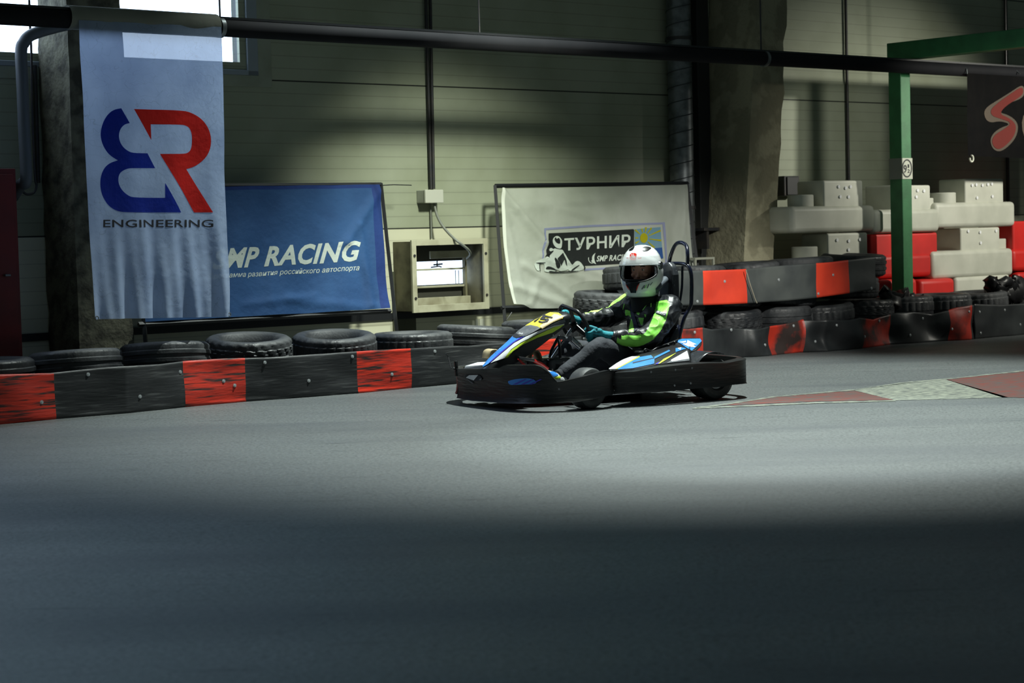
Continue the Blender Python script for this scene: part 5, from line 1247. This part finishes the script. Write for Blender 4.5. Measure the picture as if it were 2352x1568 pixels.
# ================================================================ the driver
def prop_skin(name, blobs, tubes, m, parent, voxel=0.007, fold=0.0, fseed=0, fscale=18, mats=None, paint=None, smooth_it=2, label=None):
    """one continuous surface grown round ellipsoids and tapering limbs"""
    mb = MB()
    for c, r, R in blobs: mb.ellip(c, r, R, 20, 14)
    for pts, rad, sy in tubes:
        P = bez([V(p) for p in pts], 5); n = len(pts) - 1; rr = [lerp_tab(list(zip(range(n + 1), rad)), i / 5) for i in range(len(P))]
        mb.tube(P, rr, 16, sy=sy)
        mb.ellip(P[0], (rr[0],) * 3, None, 12, 8); mb.ellip(P[-1], (rr[-1],) * 3, None, 12, 8)
    me = mb.mesh('tmp', m, V((0, 0, 0)), fix=True); o = bpy.data.objects.new('tmp', me); COL.objects.link(o)
    r = o.modifiers.new('r', 'REMESH'); r.mode = 'VOXEL'; r.voxel_size = voxel; r.use_smooth_shade = True
    s = o.modifiers.new('s', 'SMOOTH'); s.factor = 0.5; s.iterations = smooth_it * 3
    e = o.evaluated_get(bpy.context.evaluated_depsgraph_get()); me2 = bpy.data.meshes.new_from_object(e)
    bpy.data.objects.remove(o); bpy.data.meshes.remove(me); me2.name = name
    if fold:
        for v, nn in [(v, v.normal.copy()) for v in me2.vertices]:
            p = v.co; f = noise.noise(V((p.x * fscale, p.y * fscale * .6, p.z * fscale * 1.2 + fseed)))
            g = noise.noise(V((p.x * fscale * .35, p.y * fscale * .35, p.z * fscale * .5 + fseed)))
            v.co = p + nn * fold * ((1 - abs(f) * 2.2) * .7 + g)
    if paint:
        for mm in mats[1:]: pass
        me2.materials.clear()
        for mm in mats: me2.materials.append(mm)
        W3 = KART.M.to_3x3()
        for f in me2.polygons:
            c = KART.M @ f.center; n = W3 @ f.normal
            f.material_index = paint(proj(c), n.dot((V((0, 0, H)) - c).normalized()), f.center, f.normal)
    org = ORG[parent]
    for v in me2.vertices: v.co -= org
    me2.shade_smooth(); o = bpy.data.objects.new(name, me2); COL.objects.link(o); o.parent = parent; ORG[o] = org
    if not paint: me2.materials.clear(); me2.materials.append(m)
    if label: o['label'] = label
    return o
def inpoly(p, poly):
    x, y = p; c = False; j = len(poly) - 1
    for i in range(len(poly)):
        xi, yi = poly[i]; xj, yj = poly[j]
        if (yi > y) != (yj > y) and x < (xj - xi) * (y - yi) / (yj - yi) + xi: c = not c
        j = i
    return c

M_jack = mat('jacket_black', srgb(20, 22, 27), srgb(30, 32, 38), 14, 0.42, bump=0.25, bscale=30)
M_lime = mat('jacket_green', srgb(150, 232, 92), srgb(128, 218, 74), 8, 0.5, bump=0.2, bscale=25)
M_lime2 = mat('jacket_piping', srgb(190, 250, 120), rough=0.5)
M_jean = mat('dark_jeans', srgb(58, 61, 68), srgb(42, 45, 52), 9, 0.85, bump=0.35, bscale=60)
M_skin = mat('skin', srgb(196, 146, 122), srgb(180, 130, 108), 20, 0.5)
M_teal = mat('teal_glove', srgb(36, 146, 158), srgb(28, 128, 142), 16, 0.75, bump=0.2, bscale=60)
M_helm = mat('helmet_white', srgb(236, 238, 238), rough=0.16, coat=0.8)
M_hblk = mat('helmet_black', srgb(14, 15, 17), rough=0.35)
M_fab = mat('balaclava_black', srgb(16, 17, 20), rough=0.9)

dr = thing('person', 'kart driver in white helmet, black and green jacket and dark jeans, gripping the wheel', 'person', (-0.80, 0, 0.07), frame=K)
E6 = lambda L: [(1400 + x / 9.8, 680 + y / 9.8) for x, y in L]
E5 = lambda L: [(1400 + x / 9.8, 540 + y / 9.8) for x, y in L]
green = [E6([(1060, 130), (1150, 100), (1290, 85), (1355, 150), (1340, 240), (1300, 420), (1270, 540), (1215, 640), (1180, 730), (1080, 870), (1000, 960), (900, 1030), (760, 1100), (600, 1140), (420, 1140), (270, 1110), (150, 1070), (175, 940), (200, 865), (300, 890), (400, 870), (500, 885), (620, 880), (700, 850), (780, 850), (820, 800), (870, 730), (940, 560), (990, 440), (1020, 330), (1045, 230)]),
         E6([(235, 310), (400, 310), (480, 340), (480, 490), (440, 430), (300, 440), (260, 380)]), E6([(600, 340), (680, 370), (660, 430), (610, 400)]), E6([(770, 400), (830, 410), (810, 480)]),
         E6([(480, 520), (510, 500), (560, 800), (430, 810), (440, 690)]), E6([(640, 480), (770, 490), (740, 660), (700, 640)])]
pipe_ = [E6([(930, 150), (945, 160), (940, 245), (925, 245)])]
farpipe = [[(1340, 712), (1436, 664), (1446, 672), (1424, 690), (1408, 699), (1400, 705), (1384, 708), (1372, 716), (1356, 716), (1345, 721)]]
def paint(p, fac, c, n):
    if fac > 0.02 and c.y > -0.12 :
        for g in green:
            if inpoly(p, g): return 1
        for g in pipe_:
            if inpoly(p, g): return 2
    if fac > -0.2 and c.y < -0.12:
        for g in farpipe:
            if inpoly(p, g): return 2
    return 0
I3 = None
Rl = Matrix.Rotation(radians(-12), 3, 'Y')
LS = V((-0.935, 0.175, 0.605)); LE = KY(1492, 772, .285); LW = KY(1412, 773, .20)
RS = V((-0.855, -0.185, 0.605)); RE = KY(1404, 728, -.29); RW_ = KY(1335, 738, -.22)
blobs = [((-0.80, 0, 0.19), (.135, .165, .12), None), ((-0.835, 0, 0.33), (.125, .160, .16), None), ((-0.87, 0, 0.47), (.125, .175, .16), None), ((-0.885, 0, 0.565), (.105, .185, .10), None)]
tubes = [([LS + V((.02, -.08, -.01)), LS, LS.lerp(LE, .5) + V((-.012, .02, 0)), LE, LE.lerp(LW, .5) + V((0, 0, -.012)), LW], [.075, .082, .072, .068, .058, .043], 1.0),
         ([RS + V((.02, .08, -.01)), RS, RS.lerp(RE, .5) + V((0, -.02, 0)), RE, RE.lerp(RW_, .5) + V((0, 0, 0)), RW_], [.08, .085, .076, .070, .058, .042], 1.0),
         ([(-.88, 0, .58), (-.85, 0, .66)], [.085, .072], 1.0)]
jk = prop_skin('jacket', blobs, tubes, M_jack, dr, voxel=0.0037, fold=0.012, fscale=15, mats=[M_jack, M_lime, M_lime2], paint=paint)
tj = tree_of([jk], K)
wrap('sleeve_patch', tess([E6([(1050, 345), (1095, 328), (1285, 400), (1275, 465), (1040, 390)])]), tj, M_kgrey, jk, label='grey sleeve patch')
wrap('sleeve_lettering', textvf('REG', E6([(1068, 385)])[0], E6([(1268, 440)])[0], (0.6, -4.6), bold=.03, shear=.2), tj, M_kwhite, jk, eps=.0075, cell=2)
for (a, b) in (((300, 300), (330, 170)), ((740, 320), (830, 195))):
    (x0, y0), (x1, y1) = a, b; wrap('chest_stripe', tess([E6([(x0, y0), (x1, y1), (x1 + 18, y1), (x0 + 18, y0)])]), tj, M_lime, jk, eps=.003, cell=3)
# harness-like dark blue strap down the chest
wrap('chest_strap', tess([E6([(470, 180), (540, 180), (560, 400), (640, 640), (680, 720), (560, 800), (545, 640), (480, 400)])]), tj, mat('navy_strap', srgb(20, 24, 58), rough=0.7), jk, eps=.005, cell=4, label='navy chest strap')
# cuffs
for wq, eq, sl in ((LW, LE, 1), (RW_, RE, 1)):
    d_ = (wq - eq).normalized(); part('cuff', MB().tube([wq - d_ * .035, wq + d_ * .012], [.047, .041], 16), M_jack, dr, smooth=50)

# trousers
LH = V((-.78, .095, .165)); LK = V((-.350, .205, .358)); LA = V((-.075, .175, .205))
RH = V((-.78, -.095, .165)); RK = V((-.365, -.185, .335)); RA = V((-.03, -.17, .17))
tubes = [([LH, LH.lerp(LK, .5) + V((0, 0, .012)), LK, LK.lerp(LA, .45) + V((0, 0, -.004)), LA], [.098, .088, .066, .058, .046], 1.0),
         ([RH, RH.lerp(RK, .5) + V((0, 0, .012)), RK, RK.lerp(RA, .45), RA], [.098, .086, .066, .056, .046], 1.0)]
blobs = [((-0.80, 0, 0.165), (.12, .165, .105), None), (LK + V((.0, 0, .012)), (.066, .062, .062), None), (RK + V((0, 0, .012)), (.066, .062, .062), None)]
tr_ = prop_skin('trousers', blobs, tubes, M_jean, dr, voxel=0.007, fold=0.0045, fscale=13, fseed=5)
# ankles and shoes
M_sock = mat('dark_sock', srgb(44, 46, 52), rough=0.9)
for A, nm in ((LA, 1), (RA, -1)):
    F_ = A + (V((.050, .012, -.012)) if nm > 0 else V((.055, .01, -.055)))
    part('sock', MB().tube([A + V((-.03, 0, .01)), A.lerp(F_, .6), F_], [.042, .036, .036], 14), M_sock, dr, smooth=60)
    mb = []
    toe = F_ + V((.13, .01, .0)); heel = F_ + V((-.03, 0, -.04))
    prop_skin('shoe', [(heel, (.042, .036, .035), None), (toe, (.045, .042, .03), None)], [([heel, F_ + V((.03, 0, -.02)), toe + V((-.04, 0, .0)), toe], [.04, .044, .042, .036], 1.0)], M_kwhite if nm > 0 else M_fab, dr, voxel=0.006, label='white shoe' if nm > 0 else 'dark shoe')
sh = [o for o in dr.children if o.name.startswith('shoe')][0]
tsh = tree_of([sh], K)
Fq = lambda L: [(1030 + x / 7.84, 700 + y / 7.84) for x, y in L]
wrap('shoe_panel', tess([Fq([(1790, 1200), (1900, 1200), (1980, 1260), (1870, 1310), (1800, 1250)])]), tsh, M_kblue, sh, eps=.003, cell=4, label='blue shoe panel')
wrap('shoe_panel', tess([Fq([(1900, 1310), (2010, 1275), (2020, 1310), (1930, 1345)])]), tsh, M_kyel, sh, eps=.004, cell=4, label='lime shoe panel')

# gloved hands wrapped round the rim: palm, four unequal fingers, thumb
def hand(phi, wrist, side, name):
    c = rim(phi); t = (rim(phi + .02) - rim(phi - .02)).normalized()
    w = (wrist - c); w = (w - t * w.dot(t)).normalized(); b = t.cross(w)
    if b.dot((WC - c)) > 0: b = -b                # b points away from the wheel centre
    if t.z < 0: t = -t
    g = thing_part(name)
    palm = c + w * .034 + b * .004
    blobs = [(palm, (.020, .043, .030), Matrix((w, t, b)).transposed()), (palm + w * .028, (.028, .036, .027), Matrix((w, t, b)).transposed())]
    tubes = [([palm + w * .02, wrist.lerp(palm, .45), wrist], [.028, .029, .031], 1.0)]
    tips = []
    for i, (off, ln) in enumerate(((.031, .90), (.011, 1.0), (-.010, .95), (-.030, .78))):
        o = c + t * off; R_ = .0245; pts = []
        for k in range(7):
            a = radians(8 + 205 * ln * k / 6)
            pts.append(o + w * (R_ * cos(a)) + b * (R_ * sin(a)) + w * (.012 if k == 0 else 0))
        tubes.append((pts[:6], [.0115, .0115, .011, .0105, .010, .0095], 1.0)); tips.append((pts[5], pts[6]))
    o = c + t * .045; pts = [palm + w * .012 + t * .034 - b * .006, o + w * .012 - b * .022, o - w * .010 - b * .024 - t * .004, o - w * .026 - b * .014 - t * .01]
    tubes.append((pts, [.0135, .0125, .0115, .0105], 1.0))
    gl = prop_skin(name, blobs, tubes, M_teal, dr, voxel=0.0035, smooth_it=1, fold=0.0012, fscale=50, label='teal glove with black knuckle lines')
    for (a, b2) in tips: part('fingertip', MB().ellip(a.lerp(b2, .45), (.0088, .0088, .0088), None, 10, 8), M_skin, gl, smooth=60)
    return gl
def thing_part(n): return None
# far hand at the upper far side of the rim, near hand at the near side
hl = hand(radians(-8), LW, 1, 'glove'); hr_ = hand(radians(176), RW_, -1, 'glove')
th_ = tree_of([hl], K)
E2 = lambda L: [(1240 + x / 9.8, 680 + y / 9.8) for x, y in L]
for L in ([(1190, 782), (1290, 808), (1365, 800), (1365, 812), (1290, 820), (1190, 795)], [(1195, 860), (1320, 878), (1320, 890), (1195, 873)], [(1195, 912), (1270, 930), (1270, 942), (1195, 925)]):
    wrap('knuckle_line', tess([E2(L)]), th_, M_hblk, hl, eps=.0015, cell=3)

# ---- head and helmet
HC = V((-0.835, 0.0, 0.862)); ha = radians(37)
hf = V((cos(ha), sin(ha), -0.04)).normalized(); hs = V((-sin(ha), cos(ha), 0)); hu = hf.cross(hs) if hf.cross(hs).z > 0 else -hf.cross(hs)
def hp(f, s, u): return HC + hf * f + hs * s + hu * u
RH_ = Matrix((hf, hs, hu)).transposed()
head = prop_skin('head', [(hp(-.01, 0, .02), (.098, .076, .112), RH_), (hp(.03, 0, -.055), (.052, .050, .055), RH_), (hp(.088, 0, -.041), (.010, .010, .010), RH_), (hp(.084, 0, -.045), (.011, .0145, .007), RH_),
    (hp(.056, .040, -.032), (.022, .020, .020), RH_), (hp(.056, -.040, -.032), (.022, .020, .020), RH_), (hp(.070, 0, .026), (.020, .048, .010), RH_), (hp(.076, 0, -.072), (.012, .022, .006), RH_), (hp(.076, 0, -.083), (.012, .018, .006), RH_)],
    [([hp(-.02, 0, -.03), hp(-.04, 0, -.20)], [.06, .06], 1.0), ([hp(.078, 0, .020), hp(.090, 0, -.036)], [.006, .0085], 1.0)], M_skin, dr, voxel=0.0035, smooth_it=1, label='face of the driver')
M_eye = mat('eye_white', srgb(200, 194, 186), rough=0.3); M_iris = mat('iris_dark', srgb(36, 26, 22), rough=0.3)
for s in (.031, -.031):
    e = part('eye', MB().ellip(hp(.070, s, .004), (.0125, .0135, .0075), RH_, 14, 10), M_eye, head, smooth=60)
    part('iris', MB().ellip(hp(.0785, s, .004), (.0045, .0060, .0060), RH_, 12, 8), M_iris, head, smooth=60)
    part('eyelid', MB().tube([hp(.073, s * .58, .006), hp(.0835, s, .0115), hp(.072, s * 1.45, .006)], [.0025, .0035, .0025], 8), M_skin, head, smooth=60)
    part('eyebrow', MB().tube([hp(.084, s * .5, .024), hp(.085, s, .029), hp(.072, s * 1.6, .023)], [.0035, .0045, .0025], 8), M_iris, head, smooth=60)
    part('ear', MB().ellip(hp(-.02, s / .031 * .076, 0), (.018, .008, .028), RH_, 12, 8), M_skin, head, smooth=60)
part('mouth', MB().tube([hp(.082, .020, -.0775), hp(.089, 0, -.0775), hp(.082, -.020, -.0775)], .0025, 8), mat('lips', srgb(150, 92, 84), rough=0.5), head, smooth=60)
# shell as rings: (u, front, back, half width)
LV = [(.170, .0, .0, .0), (.168, .030, .034, .030), (.160, .058, .066, .056), (.145, .086, .096, .083), (.122, .112, .122, .105), (.095, .130, .142, .121), (.065, .143, .155, .131), (.035, .151, .162, .137), (.005, .156, .165, .140), (-.025, .160, .164, .141), (-.055, .165, .158, .140), (-.085, .170, .146, .137), (-.110, .172, .130, .131), (-.135, .170, .112, .122), (-.155, .163, .098, .113), (-.170, .150, .088, .104), (-.180, .135, .082, .096)]
def shell(u, az, ex=0.0):
    lv = sorted(LV); f = lerp_tab([(a, b) for a, b, c, d in lv], u); b = lerp_tab([(a, c) for a, b, c, d in lv], u); w = lerp_tab([(a, d) for a, b, c, d in lv], u)
    r = f if cos(az) > 0 else b; k = 0.90 if u < 0 else 1.0
    ca, sa = cos(az), sin(az); x = (abs(ca) ** k) * (1 if ca > 0 else -1) * r; y = (abs(sa) ** k) * (1 if sa > 0 else -1) * w
    return hp(x, y, u) + (hf * ca + hs * sa + hu * max(0, u / .17) * 0.6).normalized() * ex
us = []
for i in range(49): us.append(-.180 + .35 * (sin(pi * (i / 48 - .5)) * .5 + .5 if False else i / 48) ** (1.0))
us = [-.18 + .35 * (1 - (1 - i / 56) ** 1.55) for i in range(57)]
def opening(u, az):
    a = abs((az + pi) % (2 * pi) - pi)
    top = .048 - .010 * (a / 1.1) ** 2 * 1.2; bot = -.075 + .032 * (a / 1.1) ** 2
    return a < 1.18 and bot < u < top
NA = 112; mb = MB(); vs = []; fs = []
for u in us:
    for k in range(NA): vs.append(shell(u, 2 * pi * k / NA))
for j in range(len(us) - 1):
    for k in range(NA):
        uc = (us[j] + us[j + 1]) / 2; az = 2 * pi * (k + .5) / NA
        if opening(uc, az): continue
        a = j * NA + k; b = j * NA + (k + 1) % NA; fs.append((a, b, b + NA, a + NA))
mb.add(vs, fs)
he = part('helmet', mb, M_helm, dr, smooth=40, weld=0.0006, fix=True, solid=0.022, soff=-1, label='white full-face helmet')
# rubber trim round the opening, dark lining
def edge(t, ex):
    a = t * 2 * pi; az = 1.18 * cos(a); top = .048 - .012 * (az / 1.1) ** 2; bot = -.075 + .032 * (az / 1.1) ** 2
    u = top if sin(a) > 0 else bot; k = abs(sin(a)) ** .35; mid = (top + bot) / 2; return shell(mid + (u - mid) * k, az, ex)
part('opening_trim', MB().tube([edge(i / 72, .001) for i in range(72)], .0045, 8, closed=True), M_hblk, he, smooth=60)
mb = MB()
mb.sheet(lambda s, t: hp(0, 0, 0).lerp(shell(-.06 + .10 * t, -1.3 + 2.6 * s), .80) if False else shell(-.055 - .02 * t, -1.25 + 2.5 * s, -.02 - .012 * t), 30, 3)
part('chin_lining', mb, M_hblk, he, smooth=60, fix=False, solid=0.01)
mb = MB(); vs = []; fs = []; n2 = 40
for j in range(15):
    u = -.165 + .31 * j / 14
    for k in range(n2 + 1): vs.append(shell(u, 1.15 + (2 * pi - 2.3) * k / n2, -.024))
for j in range(14):
    for k in range(n2): a = j * (n2 + 1) + k; fs.append((a, a + 1, a + n2 + 2, a + n2 + 1))
mb.add(vs, fs); part('inner_lining', mb, M_hblk, he, smooth=60, fix=False)
# raised clear visor and its pivot
def glass(name, c, rough=0.03, alpha=0.35):
    m = bpy.data.materials.new(name); m.use_nodes = True; nt = m.node_tree; b = nt.nodes['Principled BSDF']
    b.inputs['Base Color'].default_value = c; b.inputs['Roughness'].default_value = rough; b.inputs['Alpha'].default_value = alpha; b.inputs['Coat Weight'].default_value = 0.5
    return m
M_vis = glass('clear_visor', (0.75, 0.78, 0.78, 1), 0.03, 0.25)
def vis(s, t):
    az = -1.42 + 2.84 * s; a = abs(az) / 1.42
    lo = .040 - .006 * a ** 2 + .0 ; hi = .112 - .055 * a ** 2.2
    p = shell(lo + (hi - lo) * t, az, .009); return p + (hf * cos(az) + hs * sin(az)) * (.022 * (1 - t) * (1 - a ** 2))
part('visor', MB().sheet(vis, 48, 10), M_vis, he, smooth=60, fix=False, solid=0.002, label='clear raised visor')
part('visor_rim', MB().tube([vis(i / 40, 0) for i in range(41)], .0028, 6), mat('visor_edge', srgb(170, 176, 180), rough=0.2), he, smooth=60)
for s in (1, -1):
    c = shell(.028, s * 1.42, .002); nrm = (hf * cos(1.42) + hs * s * sin(1.42)).normalized()
    part('visor_pivot', MB().tube([c, c + nrm * .012], [.030, .026], 20), mat('pivot_metal', srgb(150, 154, 156), srgb(60, 62, 64), 60, 0.3, 0.6), he, smooth=30)
th2 = tree_of([he], K)
HM = lambda L: [(1400 + x / 9.8, 540 + y / 9.8) for x, y in L]
M_hred = mat('helmet_red', srgb(226, 52, 38), rough=0.3); M_hgrey = mat('helmet_grey', srgb(110, 116, 118), rough=0.3)
wrap('helmet_vent', tess([smoothpoly(HM([(430, 345), (500, 290), (575, 245), (560, 290), (520, 335), (470, 350)]), 1)]), th2, M_hblk, he, eps=.004, cell=3, label='black top vent')
wrap('helmet_vent', tess([smoothpoly(HM([(725, 330), (750, 270), (850, 258), (950, 290), (900, 320), (850, 355), (750, 358)]), 1)]), th2, M_hblk, he, eps=.004, cell=3, label='black top vent')
wrap('helmet_emblem', tess([smoothpoly(HM([(475, 420), (620, 415), (625, 500), (600, 580), (460, 575)]), 1)]), th2, M_hred, he, eps=.012, cell=3, label='red square emblem')
wrap('helmet_emblem', tess([HM([(505, 450), (525, 440), (540, 530), (515, 500)]), HM([(545, 530), (545, 450), (560, 420), (562, 530)]), HM([(565, 470), (585, 490), (580, 530), (566, 530)])]), th2, M_kwhite, he, eps=.0135, cell=3)
wrap('helmet_stripe', tess([HM([(385, 515), (440, 512), (435, 540), (390, 535)]), HM([(655, 525), (740, 515), (725, 540), (655, 545)])]), th2, M_hred, he, eps=.012, cell=3)
wrap('chin_vent', tess([HM([(345, 1020), (500, 1045), (695, 1030), (670, 1110), (620, 1200), (600, 1300), (480, 1300), (440, 1200), (380, 1120)])]), th2, M_hblk, he, eps=.003, cell=3, label='black chin vent')
wrap('helmet_stripe', tess([HM([(360, 1095), (410, 1150), (460, 1245), (435, 1225), (380, 1140)]), HM([(685, 1085), (650, 1150), (620, 1245), (605, 1240), (625, 1150), (660, 1100)])]), th2, M_hred, he, eps=.005, cell=3, label='red chin stripe')
wrap('helmet_lettering', tess([HM([(705, 1220), (770, 1125), (800, 1130), (740, 1220)]), HM([(760, 1130), (790, 1130), (790, 1190), (770, 1190)]), HM([(830, 1195), (870, 1100), (900, 1085), (860, 1190)]), HM([(900, 1125), (960, 1050), (970, 1060), (920, 1130)])]), th2, M_hgrey, he, eps=.003, cell=3)
wrap('helmet_lettering', tess([HM([(780, 1190), (830, 1110), (840, 1115), (800, 1195)])]), th2, M_lime, he, eps=.003, cell=3)
# balaclava neck and collar
part('neck_warmer', MB().tube(bez([V((-.865, 0, .60)), V((-.85, .0, .66)), hp(.0, 0, -.15), hp(0.01, 0, -.10)], 4), [.105 - .0022 * i for i in range(13)], 24), M_fab, dr, smooth=60)
hcx = [KY(1508, 665, .10), KY(1520, 655, .08), KY(1530, 645, .04)]
part('head_restraint', MB().tube(bez([KY(1506, 668, .12), KY(1516, 654, .10), KY(1528, 643, .03), KY(1525, 640, -.06)], 5), .022, 12), mat('grey_foam', srgb(84, 90, 98), rough=0.6), dr, smooth=60)
